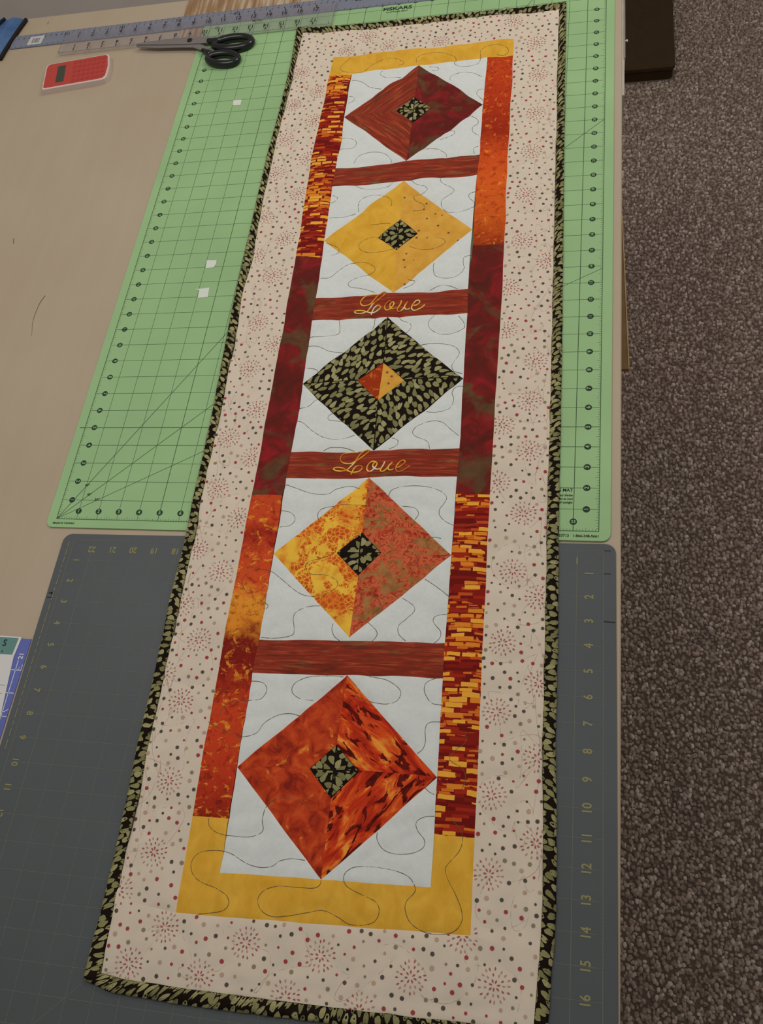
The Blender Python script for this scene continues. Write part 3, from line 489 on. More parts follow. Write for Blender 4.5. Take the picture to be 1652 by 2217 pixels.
QDATA = '''{"LO":[[8.692,30.745],[8.632,29.154],[8.636,22.071],[8.933,15.328],[9.014,12.349],[9.242,1.925],[9.245,1.298],[9.321,-5.604],[9.531,-12.462],[9.661,-15.837]],"RO":[[19.017,30.868],[19.092,29.462],[19.232,21.053],[19.404,15.494],[19.505,9.211],[19.612,1.527],[19.776,-5.451],[19.974,-12.233],[20.058,-15.376]],"LI":[[9.969,29.241],[10.127,21.518],[10.14,20.153],[10.426,12.476],[10.482,11.038],[10.686,3.553],[10.676,2.15],[10.808,-5.363],[10.794,-6.785],[11.02,-14.332]],"RI":[[17.636,29.484],[17.737,21.803],[17.73,20.303],[17.852,12.733],[17.935,11.237],[18.156,3.763],[18.174,2.375],[18.32,-5.111],[18.355,-6.52],[18.609,-14.006]],"LS":[[8.632,29.154],[9.923,29.099],[8.933,15.328],[10.326,15.189],[9.245,1.298],[10.636,1.306],[9.531,-12.462],[10.921,-12.421]],"RS":[[17.597,29.49],[19.092,29.462],[17.904,15.511],[19.404,15.494],[18.209,1.565],[19.613,1.516],[18.559,-12.275],[19.974,-12.233]],"DI":[[[13.843,29.46],[17.67,25.623],[13.947,21.761],[10.075,25.514]],[[13.958,20.225],[17.831,16.499],[14.294,12.707],[10.336,16.306]],[[14.183,11.148],[18.049,7.448],[14.413,3.73],[10.61,7.286]],[[14.397,2.173],[18.208,-1.348],[14.526,-5.101],[10.744,-1.517]],[[14.64,-6.76],[18.353,-10.291],[14.755,-14.185],[10.97,-10.52]]],"CE":[[[13.892,26.649],[14.899,25.656],[13.977,24.544],[12.912,25.633]],[[14.082,17.473],[15.066,16.441],[14.119,15.392],[13.079,16.284]],[[14.29,8.419],[15.353,7.429],[14.309,6.317],[13.221,7.389]],[[14.423,-0.382],[15.35,-1.325],[14.519,-2.396],[13.478,-1.402]],[[14.633,-9.387],[15.602,-10.306],[14.69,-11.365],[13.735,-10.388]]],"BLo":[[5.849,34.126],[6.03,30.859],[6.04,26.373],[5.947,23.204],[5.999,19.249],[6.045,15.751],[6.075,13.112],[6.135,11.135],[6.393,5.58],[6.46,0.921],[6.538,-1.029],[6.499,-3.891],[6.584,-5.956],[6.612,-7.806],[6.59,-9.772],[6.694,-12.092],[6.75,-14.136],[6.73,-15.706],[6.699,-16.889],[6.669,-18.35]],"BLi":[[6.418,33.297],[6.386,31.268],[6.423,26.525],[6.384,23.009],[6.422,19.079],[6.609,15.592],[6.552,12.975],[6.662,11.007],[6.841,5.487],[6.921,0.856],[7.03,-1.091],[7.021,-3.925],[7.071,-5.979],[7.089,-7.818],[7.104,-9.77],[7.209,-12.075],[7.188,-14.065],[7.275,-15.773],[7.3,-16.928],[7.287,-18.082]],"BRo":[[21.813,33.822],[21.946,26.133],[22.094,19.305],[22.274,10.541],[22.403,3.172],[22.433,0.504],[22.497,-2.54],[22.551,-3.84],[22.579,-6.579],[22.599,-8.532],[22.71,-11.234],[22.775,-12.922],[22.805,-14.541],[22.74,-15.906],[22.657,-17.647],[22.632,-18.126]],"BRi":[[21.423,33.031],[21.558,26.015],[21.697,19.197],[21.84,10.447],[21.94,3.087],[21.994,0.143],[22.059,-2.603],[22.091,-3.918],[22.127,-6.884],[22.16,-8.604],[22.28,-11.301],[22.361,-13.399],[22.361,-14.74],[22.327,-15.733],[22.24,-17.484],[22.215,-17.889]],"BTo":[[5.849,34.126],[7.561,33.863],[9.117,33.776],[11.091,33.748],[14.038,33.778],[17.504,33.713],[19.857,33.734],[21.813,33.822]],"BTi":[[6.418,33.297],[7.704,33.114],[9.237,33.097],[11.191,33.108],[14.118,33.113],[17.55,33.153],[19.633,33.099],[21.423,33.031]],"BBo":[[6.669,-18.35],[7.79,-18.611],[10.608,-18.654],[14.065,-18.583],[17.02,-18.507],[20.007,-18.348],[22.632,-18.126]],"BBi":[[7.287,-18.082],[8.167,-18.164],[10.545,-18.164],[13.843,-18.12],[16.213,-18.064],[18.991,-17.996],[22.215,-17.889]],"ST":[[[9.726,30.533],[9.296,30.039],[9.221,29.682],[9.552,29.393],[10.549,29.317],[11.137,29.842],[11.749,30.182],[12.403,30.15],[12.936,29.71],[12.636,29.511]],[[13.662,29.668],[13.665,30.029],[14.156,30.322],[14.955,30.291],[15.699,29.917],[15.922,29.586],[15.828,29.302],[16.089,28.969],[16.638,28.893],[17.166,29.054],[17.288,29.509],[17.251,30.051],[17.539,30.369],[18.074,30.493],[18.627,30.267],[18.801,29.883],[18.587,29.618],[18.124,29.685]],[[10.072,28.601],[10.676,28.342],[11.231,27.797],[11.903,27.535]],[[11.791,29.147],[11.663,28.865],[12.108,28.508],[12.91,28.483]],[[14.423,29.202],[14.953,29.009],[14.935,28.775],[14.617,28.819]],[[15.717,27.851],[15.765,28.193],[16.288,28.414],[16.911,28.329],[17.476,27.905]],[[10.045,27.303],[10.349,27.149],[10.389,26.853],[10.086,26.717]],[[17.729,26.957],[17.395,26.887],[17.263,26.622],[17.476,26.258],[17.681,26.009]],[[10.082,23.894],[10.734,23.715],[11.016,23.358],[10.832,22.997],[10.129,23.015]],[[11.064,21.851],[11.303,22.359],[11.889,22.567],[12.674,22.382],[13.112,21.864],[13.061,21.659]],[[14.842,22.481],[15.52,22.359],[15.994,21.998],[16.053,21.733]],[[16.933,24.994],[17.451,24.498],[17.512,24.167],[17.272,23.925],[17.299,23.547],[17.65,23.244]],[[15.544,23.739],[16.132,23.836],[16.337,23.599],[16.173,23.35],[15.602,23.091]],[[17.669,22.453],[17.429,22.27],[17.492,21.9]],[[11.632,26.184],[11.607,26.703],[12.121,27.043],[12.909,27.059]],[[11.42,20.089],[11.868,19.826],[12.533,19.747],[13.169,19.882],[13.383,20.142]],[[14.293,20.341],[14.617,19.923],[15.118,19.714],[15.26,19.482],[15.006,19.23],[14.622,19.098],[14.736,18.762],[15.162,18.458],[15.194,18.134],[14.65,18.069]],[[15.862,20.256],[15.972,19.915],[16.477,19.542],[16.658,19.254],[16.371,18.953],[16.08,18.708],[16.118,18.276],[16.463,17.877],[17.009,17.804],[17.534,17.953],[17.818,18.248],[17.478,18.701],[17.457,18.971],[17.752,19.162]],[[10.255,19.514],[10.532,19.324],[10.48,19.106],[10.253,18.957]],[[11.838,18.176],[11.739,18.62],[11.846,19.051],[12.268,19.259],[13.002,19.231],[13.448,18.866],[13.505,18.373]],[[10.284,17.913],[11.065,17.888],[11.689,18.079]],[[13.441,16.207],[12.8,16.301],[12.281,16.023],[12.163,15.719],[12.442,15.393],[13.006,15.277],[13.69,15.419],[14.057,15.601]],[[12.533,17.16],[13.162,17.222],[13.641,17.187]],[[14.751,15.608],[15.313,15.37],[15.997,15.378],[16.465,15.652],[16.438,15.959],[16.003,16.141]],[[10.425,16.142],[11.087,15.735],[11.099,15.372],[10.719,15.24]],[[10.462,13.78],[10.931,13.806],[11.341,14.236],[11.839,14.613],[12.454,14.7],[13.031,14.446],[13.186,14.137],[12.945,13.901],[12.205,13.641],[11.933,13.358],[12.123,13.102],[12.756,12.974],[13.401,12.701]],[[17.836,14.916],[17.515,14.737],[17.513,14.294],[17.573,13.997],[17.275,13.576],[16.769,13.457],[16.234,13.63],[16.081,14.079],[16.086,14.424]],[[14.903,13.455],[15.254,13.34],[15.096,13.057],[14.74,12.88]],[[16.022,12.724],[16.441,12.991],[16.884,12.97],[17.415,12.753]],[[10.496,10.052],[11.322,10.078],[11.88,10.212],[11.911,10.566],[11.797,11.083]],[[13.554,11.172],[13.57,10.713],[13.479,10.463]],[[14.734,11.128],[14.878,10.92],[15.301,10.703],[15.333,10.401],[15.046,10.111]],[[16.407,11.166],[16.167,10.772],[16.284,10.369],[16.783,10.056],[17.402,10.086],[17.844,10.366],[17.821,10.664],[17.512,11.124]],[[10.501,9.497],[11.09,9.43],[11.622,9.167],[12.282,9.101]],[[10.625,8.206],[11.131,8.098],[11.243,7.902]],[[10.625,5.962],[11.05,6.052],[11.318,6.376],[11.595,6.655]],[[10.62,5.267],[10.961,5.129],[11.505,4.673],[12.183,4.314],[12.954,4.315],[13.46,4.537]],[[12.288,5.718],[12.079,5.536],[12.152,5.307],[12.747,5.24]],[[15.899,9.494],[16.598,9.523],[17.305,9.406],[17.717,9.057],[17.706,8.723],[17.478,8.254],[17.582,7.923],[18.012,7.728]],[[18.063,7.08],[17.734,6.993],[17.611,6.674],[17.715,6.31],[17.531,5.861],[16.954,5.668],[16.5,5.734]],[[18.087,4.45],[17.775,4.711],[17.297,5.151],[16.775,5.197],[16.276,4.977],[16.047,4.669],[16.186,4.405],[16.728,4.145],[16.875,3.757]],[[12.126,3.666],[12.41,3.826],[13.022,3.828],[13.578,3.656]],[[15.153,4.317],[15.429,4.186],[15.421,3.924],[15.069,3.749]],[[9.629,1.728],[10.092,1.824],[10.645,1.85],[11.23,1.665],[11.972,1.433],[12.671,1.428],[13.018,1.693],[13.615,1.832],[14.09,1.71]],[[10.709,0.573],[11.197,0.456],[11.401,0.163],[11.22,-0.136],[10.733,-0.233]],[[12.48,0.147],[12.365,0.397],[12.55,0.698],[13.288,0.883],[14.045,0.899],[14.422,0.906]],[[15.343,1.347],[15.458,1.646],[15.96,1.842],[16.7,1.879],[17.452,1.721],[17.81,1.391],[17.73,1.056],[17.575,0.764],[17.641,0.436],[18.027,0.12],[18.676,0.015],[19.229,0.191]],[[15.989,0.896],[16.512,0.824],[16.724,0.538],[16.572,0.247]],[[9.978,-3.43],[9.622,-2.971],[9.659,-2.569],[10.07,-2.312],[10.676,-2.29],[11.184,-2.59],[11.786,-3.039],[12.279,-3.329],[12.73,-3.387],[13.293,-3.246],[13.689,-2.959],[13.644,-2.649],[13.172,-2.433],[12.497,-2.38],[12.224,-2.072],[12.335,-1.828],[12.905,-1.647],[13.326,-1.472]],[[10.709,-3.71],[10.929,-3.893],[10.809,-4.053]],[[10.848,-5.265],[11.435,-5.27],[12.137,-5.121],[12.201,-4.856],[12.09,-4.411],[12.185,-4.102],[12.657,-3.851],[13.157,-3.789]],[[13.775,-4.551],[13.783,-4.848],[14.007,-5.167],[14.607,-5.426],[15.161,-5.395],[15.543,-5.12],[15.611,-4.825],[15.253,-4.476],[14.945,-4.269]],[[14.672,0.118],[15.254,0.215],[15.732,-0.102],[15.715,-0.591]],[[14.655,-3.149],[15.168,-3.241],[15.554,-3.489],[15.59,-3.789],[15.276,-4.103]],[[17.269,-2.427],[17.715,-2.714],[18.306,-3.141]],[[16.448,-3.298],[16.897,-3.578],[16.992,-3.834],[16.748,-4.142],[16.44,-4.489],[16.48,-4.851],[16.784,-5.124]],[[18.267,-3.884],[17.835,-4.015],[17.791,-4.273],[18.095,-4.621],[18.087,-4.909],[17.872,-5.136]],[[17.353,-1.1],[17.184,-0.828],[17.372,-0.543],[17.806,-0.61]],[[13.514,-7.725],[12.947,-7.707],[12.539,-7.452],[12.599,-7.08],[13.126,-6.8],[13.844,-6.713],[14.489,-6.713]],[[15.517,-6.648],[16.241,-6.764],[16.789,-7.128],[16.718,-7.528],[16.273,-7.701],[15.641,-7.626],[14.983,-7.408]],[[10.783,-7.115],[11.293,-7.165],[11.509,-7.439],[11.331,-7.818],[10.852,-7.908],[10.282,-7.971],[9.844,-8.287],[9.795,-8.654]],[[9.385,-8.885],[9.935,-9.124],[10.47,-9.321],[10.969,-9.362],[11.42,-9.17],[11.668,-8.757],[12.097,-8.432],[12.564,-8.319],[13.057,-8.379]],[[18.439,-7.565],[18.018,-7.517],[17.712,-7.106],[17.753,-6.746],[18.08,-6.542]],[[18.422,-8.221],[18.016,-8.289],[17.888,-8.527],[17.936,-9.014],[17.854,-9.32],[17.647,-9.485]],[[10.161,-12.491],[10.261,-12.772],[10.661,-12.985],[11.295,-13.031],[11.906,-12.986],[12.325,-12.753],[12.253,-12.367],[12.315,-11.855],[12.652,-11.569],[13.182,-11.5],[13.745,-11.652],[13.967,-11.848]],[[14.058,-13.593],[13.535,-13.592],[13.108,-13.725],[12.914,-13.903],[12.478,-13.996],[11.931,-13.914],[11.262,-13.634],[10.709,-13.584],[10.112,-13.715],[9.858,-14.057],[9.958,-14.43],[10.328,-14.701],[10.979,-14.87],[11.443,-15.09],[11.54,-15.381],[11.286,-15.609],[10.491,-15.784]],[[14.742,-14.199],[14.732,-14.368],[14.496,-14.493],[13.914,-14.522],[13.182,-14.567],[12.7,-14.786],[12.572,-15.101],[12.778,-15.409],[13.21,-15.558],[13.85,-15.453],[14.475,-15.285],[14.962,-15.166],[15.483,-15.302],[15.935,-15.488],[16.492,-15.444],[16.821,-15.279],[16.92,-14.948],[16.746,-14.676],[16.228,-14.504],[15.699,-14.297],[15.542,-14.048],[15.631,-13.804],[15.967,-13.615],[16.68,-13.561],[17.4,-13.62],[17.839,-13.773],[18.057,-14.045],[18.063,-14.24],[17.818,-14.558],[17.815,-14.848],[18.025,-15.206],[18.493,-15.436],[19.038,-15.466],[19.497,-15.32],[19.74,-15.011],[19.711,-14.637],[19.468,-14.153],[19.153,-13.667],[19.056,-13.349],[19.24,-13.065],[19.489,-12.706],[19.561,-12.294],[19.429,-11.966],[19.051,-11.658]],[[16.536,-12.382],[16.569,-12.655],[16.821,-12.939],[17.264,-13.05],[17.826,-12.973],[18.195,-12.768],[18.239,-12.492],[17.958,-12.176],[17.894,-11.906],[18.127,-11.71],[18.513,-11.625]],[[18.059,-10.655],[18.257,-10.817],[18.482,-10.903]],[[19.375,-8.528],[19.404,-8.9],[19.064,-9.224],[18.876,-9.607],[19.333,-9.861],[19.505,-10.207],[19.395,-10.645]]],"LV":[[[[13.449,12.569],[13.251,12.562],[13.034,12.508],[12.854,12.359],[12.745,12.143],[12.753,11.985],[12.867,11.871],[13.044,11.848],[13.21,11.904],[13.339,12.055],[13.478,12.331],[13.626,12.545],[13.784,12.671],[13.911,12.643],[13.901,12.517],[13.731,12.289],[13.534,12.078],[13.359,11.898],[13.283,11.714],[13.183,11.532],[13.094,11.458],[12.905,11.388],[12.684,11.381],[12.541,11.433],[12.541,11.526],[12.709,11.566],[12.935,11.541],[13.17,11.439],[13.374,11.385],[13.541,11.425],[13.698,11.542],[13.781,11.663],[13.731,11.773],[13.618,11.794],[13.485,11.675],[13.389,11.462],[13.363,11.278]],[[14.249,12.063],[14.11,11.991],[13.997,11.809],[13.982,11.624],[14.07,11.497],[14.214,11.522],[14.343,11.671],[14.408,11.854],[14.357,11.981],[14.265,11.922],[14.222,11.769],[14.277,11.612],[14.431,11.544],[14.57,11.6]],[[14.754,12.026],[14.729,11.81],[14.64,11.628],[14.608,11.476],[14.692,11.38],[14.828,11.467],[14.95,11.677],[15.045,11.92],[15.087,11.981],[15.024,11.89],[14.947,11.708],[14.976,11.553],[15.09,11.503],[15.227,11.574]],[[15.356,11.722],[15.52,11.777],[15.637,11.926],[15.588,12.052],[15.47,12.026],[15.344,11.846],[15.281,11.633],[15.334,11.478],[15.482,11.441],[15.641,11.527],[15.798,11.643],[15.894,11.762]]],[[[13.721,3.623],[13.5,3.615],[13.282,3.588],[13.1,3.491],[12.997,3.331],[12.981,3.188],[13.052,3.045],[13.201,2.968],[13.398,2.947],[13.558,2.986],[13.679,3.114],[13.806,3.4],[13.945,3.608],[14.1,3.688],[14.214,3.663],[14.175,3.529],[14.005,3.354],[13.784,3.146],[13.617,2.955],[13.478,2.765],[13.36,2.623],[13.228,2.575],[13.039,2.551],[12.84,2.586],[12.76,2.658],[12.82,2.727],[12.984,2.739],[13.183,2.7],[13.362,2.607],[13.567,2.516],[13.759,2.512],[13.943,2.567],[14.034,2.708],[13.993,2.817],[13.878,2.857],[13.748,2.799],[13.655,2.673],[13.598,2.485],[13.578,2.391]],[[14.622,3.027],[14.454,3.057],[14.306,2.93],[14.243,2.742],[14.282,2.586],[14.412,2.525],[14.536,2.62],[14.625,2.777],[14.674,2.933],[14.597,3.011],[14.511,2.932],[14.501,2.791],[14.583,2.683],[14.724,2.637],[14.855,2.67]],[[15.002,3.03],[14.976,2.905],[14.904,2.717],[14.865,2.592],[14.915,2.515],[15.032,2.548],[15.151,2.689],[15.264,2.876],[15.346,2.986],[15.311,2.939],[15.217,2.814],[15.191,2.689],[15.256,2.597],[15.35,2.598],[15.452,2.645]],[[15.554,2.693],[15.707,2.772],[15.854,2.897],[15.909,3.007],[15.834,3.084],[15.704,3.036],[15.587,2.879],[15.527,2.692],[15.568,2.569],[15.682,2.509],[15.837,2.557],[15.986,2.666],[16.146,2.792]]]],"BU":[[6.952,29.623],[6.826,26.863],[6.902,24.018],[6.796,21.36],[6.74,18.149],[8.134,16.549],[7.912,14.024],[7.729,11.028],[8.203,27.823],[8.337,25.387],[8.496,22.369],[8.367,19.735],[6.746,15.489],[8.833,9.656],[7.844,8.216],[8.66,5.838],[7.571,4.284],[8.878,3.271],[7.584,1.615],[8.897,0.125],[7.256,-1.433],[8.565,-2.441],[7.15,-4.035],[8.268,-5.542],[7.087,-7.061],[8.08,-8.151],[8.335,-11.298],[8.345,-13.883],[7.324,-15.342],[9.375,-16.34],[8.295,-17.65],[10.97,-17.717],[12.402,-16.482],[15.095,-16.599],[14.09,-17.964],[18.219,-16.866],[20.938,-16.774],[19.805,-15.416],[20.539,-13.393],[22.053,-12.218],[16.612,-18.026],[20.393,21.777],[20.261,18.683],[19.734,12.728],[19.809,10.116],[21.191,8.378],[19.922,4.962],[19.89,2.098],[21.0,6.234],[21.118,3.651],[21.02,0.651],[20.733,-1.958],[21.759,-3.008],[20.514,-5.002],[21.921,-6.525],[20.454,-7.702],[20.464,-10.754],[22.001,-9.268],[18.948,32.367],[20.289,30.31],[20.5,27.629],[20.529,24.597],[10.512,32.328],[11.873,31.291],[14.905,31.244],[9.387,31.205],[21.473,14.352],[20.232,15.605]]}'''

# ------------------------------------------------------------------ the quilted runner (all numbers: inches on the mat)
D = json.loads(QDATA)
def fab(name, stops, scale=1.0, stretch=(1, 1), detail=4, dist=0.0, rough=0.9, interp='LINEAR', extra=None, weave=True):
    t = NT(name, rough, 0.08); uvv = t.uv((stretch[0], stretch[1], 1))
    col = t.ramp(t.noise(uvv, scale, detail, 0.6, dist), stops, interp)
    if extra: col = extra(t, col)
    t.color(col)
    if weave: t.bump(t.noise(t.uv((34, 34, 1)), 1.0, 2), 0.35, 0.0004)
    return t.m
def spots(stops, scale, fac_range, stretch=(1, 1), dist=0.0, detail=3):
    def f(t, col):
        k = t.ramp(t.noise(t.uv((stretch[0], stretch[1], 1)), scale, detail, 0.6, dist), [(fac_range[0], (0, 0, 0)), (fac_range[1], (255, 255, 255))])
        return t.mix(k, col, t.ramp(t.noise(t.uv(), scale*2.3, 3), stops))
    return f
def chain(*fs):
    def f(t, col):
        for g in fs: col = g(t, col)
        return col
    return f
WHITE = fab('white_tone_cotton', [(0.3, (212, 218, 217)), (0.7, (221, 226, 224))], 3.2, dist=1.5)
YELLOW = fab('golden_mottled_cotton', [(0.3, (214, 160, 50)), (0.7, (232, 182, 70))], 1.6, (1, .6), dist=.6)
WOODR = fab('red_wood_print', [(0.33, (104, 50, 35)), (0.46, (134, 50, 35)), (0.56, (152, 58, 40)), (0.7, (178, 88, 56))], 1.0, (0.7, 8.0), 6, .8, extra=spots([(0.3, (106, 70, 42)), (0.7, (140, 104, 64))], 1.0, (0.57, 0.68), (0.55, 4.0), dist=.6, detail=5))
MAROON = fab('maroon_batik', [(0.3, (86, 36, 30)), (0.5, (108, 36, 32)), (0.7, (150, 36, 42))], 0.9, dist=.8, extra=spots([(0.3, (88, 58, 40)), (0.7, (106, 78, 52))], 0.55, (0.52, 0.62), dist=.6))
def zoned(name, stops, y0, y1, dark, lite, ls=1.1, lr=(0.56, 0.64)):
    """cotton whose dye changes along the strip: v runs from y0 (near end) to y1"""
    t = NT(name, 0.9, 0.08); tc = t.n('ShaderNodeTexCoord'); s = t.n('ShaderNodeSeparateXYZ', i_0=tc.outputs['UV'])
    nz = t.noise(t.uv(), 1.4, 6, .65, .3)
    v = t.math('DIVIDE', t.math('SUBTRACT', t.math('ADD', s.outputs[1], t.math('MULTIPLY', t.math('SUBTRACT', nz, .5), 3.0)), y0), y1-y0)
    col = t.ramp(v, stops)
    n2 = t.noise(t.uv(), 3.4, 7, .72, .6)
    col = t.mix(t.ramp(n2, [(0.52, (0, 0, 0)), (0.6, (205, 205, 205))]), col, dark)
    n3 = t.noise(t.uv((1, 1.2, 1)), ls*2.2, 7, .72, .9)
    col = t.mix(t.ramp(n3, [(lr[0], (0, 0, 0)), (lr[1], (230, 230, 230))]), col, t.ramp(t.noise(t.uv(), 3.5, 3), [(0.4, lite[0]), (0.6, lite[1])]))
    t.color(col); t.bump(t.noise(t.uv((34, 34, 1)), 1.0, 2), 0.35, 0.0004); return t.m
FLAMEL = zoned('flame_batik', [(0.0, (160, 44, 28)), (0.12, (196, 62, 34)), (0.30, (206, 70, 36)), (0.42, (138, 34, 26)), (0.50, (130, 34, 26)), (0.56, (226, 140, 46)), (0.64, (232, 150, 50)), (0.70, (214, 82, 40)), (0.80, (206, 76, 40)), (0.86, (160, 44, 30)), (0.92, (208, 78, 40)), (1.0, (200, 74, 38))], -12.4, 1.3, (116, 30, 26), ((214, 106, 34), (240, 170, 62)), 0.9, (0.555, 0.60))
ORANGE = zoned('orange_batik', [(0.0, (160, 56, 24)), (0.10, (206, 92, 32)), (0.30, (222, 96, 36)), (0.45, (210, 80, 32)), (0.58, (158, 44, 24)), (0.72, (184, 58, 28)), (0.9, (196, 66, 30)), (1.0, (190, 64, 30))], 15.5, 29.5, (150, 44, 22), ((214, 96, 32), (238, 150, 56)), 1.1, (0.565, 0.62))
REDOR = fab('red_orange_mottle', [(0.34, (134, 40, 28)), (0.44, (172, 54, 30)), (0.54, (194, 68, 34)), (0.66, (210, 88, 44))], 1.7, dist=.7, detail=7, extra=spots([(0.4, (210, 96, 36)), (0.6, (236, 146, 60))], 1.5, (0.62, 0.68), dist=1.0, detail=7))
FLAMER = fab('flame_streak_print', [(0.36, (160, 38, 24)), (0.47, (200, 58, 28)), (0.55, (222, 88, 36)), (0.64, (244, 160, 62))], 1.3, (0.5, 1.5), dist=.8, detail=4, extra=spots([(0.3, (70, 16, 16)), (0.7, (112, 28, 22))], 1.5, (0.545, 0.575), (0.7, 2.0), dist=.9))
def petals(t, col):
    v = t.n('ShaderNodeTexVoronoi', feature='F1', i_Vector=t.uv((1, 1, 1)), i_Scale=5.0)
    e = t.n('ShaderNodeTexVoronoi', feature='DISTANCE_TO_EDGE', i_Vector=t.uv((1, 1, 1)), i_Scale=5.0)
    k = t.ramp(e.outputs['Distance'], [(0.02, (0, 0, 0)), (0.06, (255, 255, 255))])
    zone = t.ramp(t.noise(t.uv(), 0.95, 6, 0.72, .7), [(0.49, (0, 0, 0)), (0.52, (255, 255, 255))])
    return t.mix(t.math('MULTIPLY', k, zone), col, t.ramp(v.outputs['Distance'], [(0.1, (196, 72, 30)), (0.7, (222, 112, 40))]))
FLOWER = fab('yellow_flower_batik', [(0.35, (226, 140, 48)), (0.5, (240, 188, 66)), (0.7, (246, 204, 76))], 0.8, dist=.8, extra=petals)
SALMON = fab('salmon_batik', [(0.36, (150, 46, 34)), (0.45, (190, 78, 50)), (0.54, (212, 112, 72)), (0.62, (170, 58, 40))], 2.6, dist=1.6, detail=7, extra=spots([(0.4, (150, 100, 56)), (0.6, (172, 122, 72))], 1.1, (0.52, 0.57), dist=1.2, detail=6))
def ydots(t, col):
    v = t.n('ShaderNodeTexVoronoi', feature='F1', i_Vector=t.uv((1, 1, 1)), i_Scale=2.6, i_Randomness=0.85)
    k = t.ramp(v.outputs['Distance'], [(0.15, (255, 255, 255)), (0.20, (0, 0, 0))])
    v2 = t.n('ShaderNodeTexVoronoi', feature='F1', i_Vector=t.uv((1, 1, 1)), i_Scale=6.0)
    k2 = t.ramp(v2.outputs['Distance'], [(0.08, (90, 90, 90)), (0.14, (0, 0, 0))])
    return t.mix(k2, t.mix(k, col, (134, 84, 66)), (164, 112, 66))
YDOT = fab('golden_dotted_cotton', [(0.3, (212, 154, 58)), (0.7, (226, 174, 78))], 1.6, extra=ydots)
LEAF = fab('black_cotton', [(0.3, (25, 18, 14)), (0.7, (33, 25, 20))], 3.0)
LEAFM = [plain('olive_leaf_ink', (140, 136, 90), 0.88), plain('pale_olive_leaf_ink', (160, 154, 108), 0.88), plain('dark_olive_leaf_ink', (122, 120, 78), 0.88)]
def bricks():
    t = NT('brick_dash_print', 0.9, 0.08); tc = t.n('ShaderNodeTexCoord'); s = t.n('ShaderNodeSeparateXYZ', i_0=tc.outputs['UV'])
    wv = t.noise(t.uv((1, 1, 1)), 1.3, 2)
    def cells(rh, cw, seed):
        rv = t.math('DIVIDE', t.math('ADD', s.outputs[1], t.math('MULTIPLY', wv, 0.12)), rh); r = t.math('FLOOR', rv)
        off = t.n('ShaderNodeTexWhiteNoise', noise_dimensions='1D', i_W=t.math('ADD', r, seed)).outputs[0]
        cv = t.math('DIVIDE', t.math('ADD', s.outputs[0], t.math('MULTIPLY', off, 7.0)), t.math('ADD', cw, t.math('MULTIPLY', off, cw*.6))); cx = t.math('FLOOR', cv)
        vec = t.n('ShaderNodeCombineXYZ', i_0=cx, i_1=r, i_2=seed)
        wn = t.n('ShaderNodeTexWhiteNoise', noise_dimensions='3D', i_Vector=vec.outputs[0])
        gap = t.math('MULTIPLY', t.math('LESS_THAN', t.math('FRACT', rv), t.math('ADD', .62, t.math('MULTIPLY', off, .38))), t.math('LESS_THAN', t.math('FRACT', cv), .86))
        return wn.outputs[0], gap
    dens = t.noise(t.uv((.4, 1, 1)), 0.45, 2)
    a, _ = cells(0.12, 0.42, 3.0); b_, gap = cells(0.2, 0.5, 11.0); c2, gap2 = cells(0.1, 0.34, 5.0)
    base = t.ramp(a, [(0.0, (112, 26, 22)), (0.35, (138, 32, 24)), (0.7, (164, 44, 26)), (0.92, (198, 84, 34))], 'CONSTANT')
    dn = t.math('MULTIPLY', t.math('SUBTRACT', dens, 0.5), 1.9)
    yel = t.math('MULTIPLY', t.math('GREATER_THAN', t.math('ADD', b_, dn), .62), gap)
    yel2 = t.math('MULTIPLY', t.math('GREATER_THAN', t.math('ADD', c2, dn), .84), gap2)
    ycol = t.ramp(b_, [(0.0, (220, 120, 40)), (0.45, (226, 136, 44)), (0.72, (238, 172, 62))], 'CONSTANT')
    t.color(t.mix(yel, t.mix(yel2, base, (214, 116, 40)), ycol)); t.bump(t.noise(t.uv((34, 34, 1)), 1.0, 2), 0.3, 0.0004); return t.m
BRICK = bricks()
PINK = fab('blush_border_cotton', [(0.3, (214, 200, 182)), (0.7, (220, 206, 188))], 0.9)
THREAD = plain('olive_grey_thread', (104, 92, 66), 0.8); PTHREAD = plain('pale_taupe_thread', (186, 164, 146), 0.85)

qz = empty('quilted_runner', W(14, 8, 0), 'long quilted table runner with five diamond blocks and leaf print binding', 'quilt'); QO = (14, 8, 0)

def lerp_curve(cv, y):
    cv = sorted(cv, key=lambda p: p[1])
    for a, b in zip(cv, cv[1:]):
        if a[1] <= y <= b[1]:
            k = (y-a[1])/((b[1]-a[1]) or 1); return (a[0]+(b[0]-a[0])*k, y)
    return (cv[0][0] if y < cv[0][1] else cv[-1][0], y)
def between(cv, y0, y1):   # points strictly between, from high y to low y
    return [tuple(p) for p in sorted(cv, key=lambda p: -p[1]) if min(y0, y1)+.08 < p[1] < max(y0, y1)-.08]
LO, RO, LI, RI, LS, RS = (([tuple(p) for p in D[k]]) for k in ('LO', 'RO', 'LI', 'RI', 'LS', 'RS'))
BLi, BRi, BTi, BBi = (([tuple(p) for p in D[k]]) for k in ('BLi', 'BRi', 'BTi', 'BBi'))
BLo, BRo, BTo, BBo = (([tuple(p) for p in D[k]]) for k in ('BLo', 'BRo', 'BTo', 'BBo'))
PATCH = []   # (name, polygon, material, uv rotation, label)
def strip(name, oc, ic, o0, i0, o1, i1, mat):
    PATCH.append((name, [o0]+between(oc, o0[1], o1[1])+[o1, i1]+between(ic, i0[1], i1[1])[::-1]+[i0], mat, 0.0, None))
PATCH.append(('yellow_strip', [LO[0], RO[0], RS[1], RI[0], LI[0], LS[1], LS[0]], YELLOW, 0.0, None))
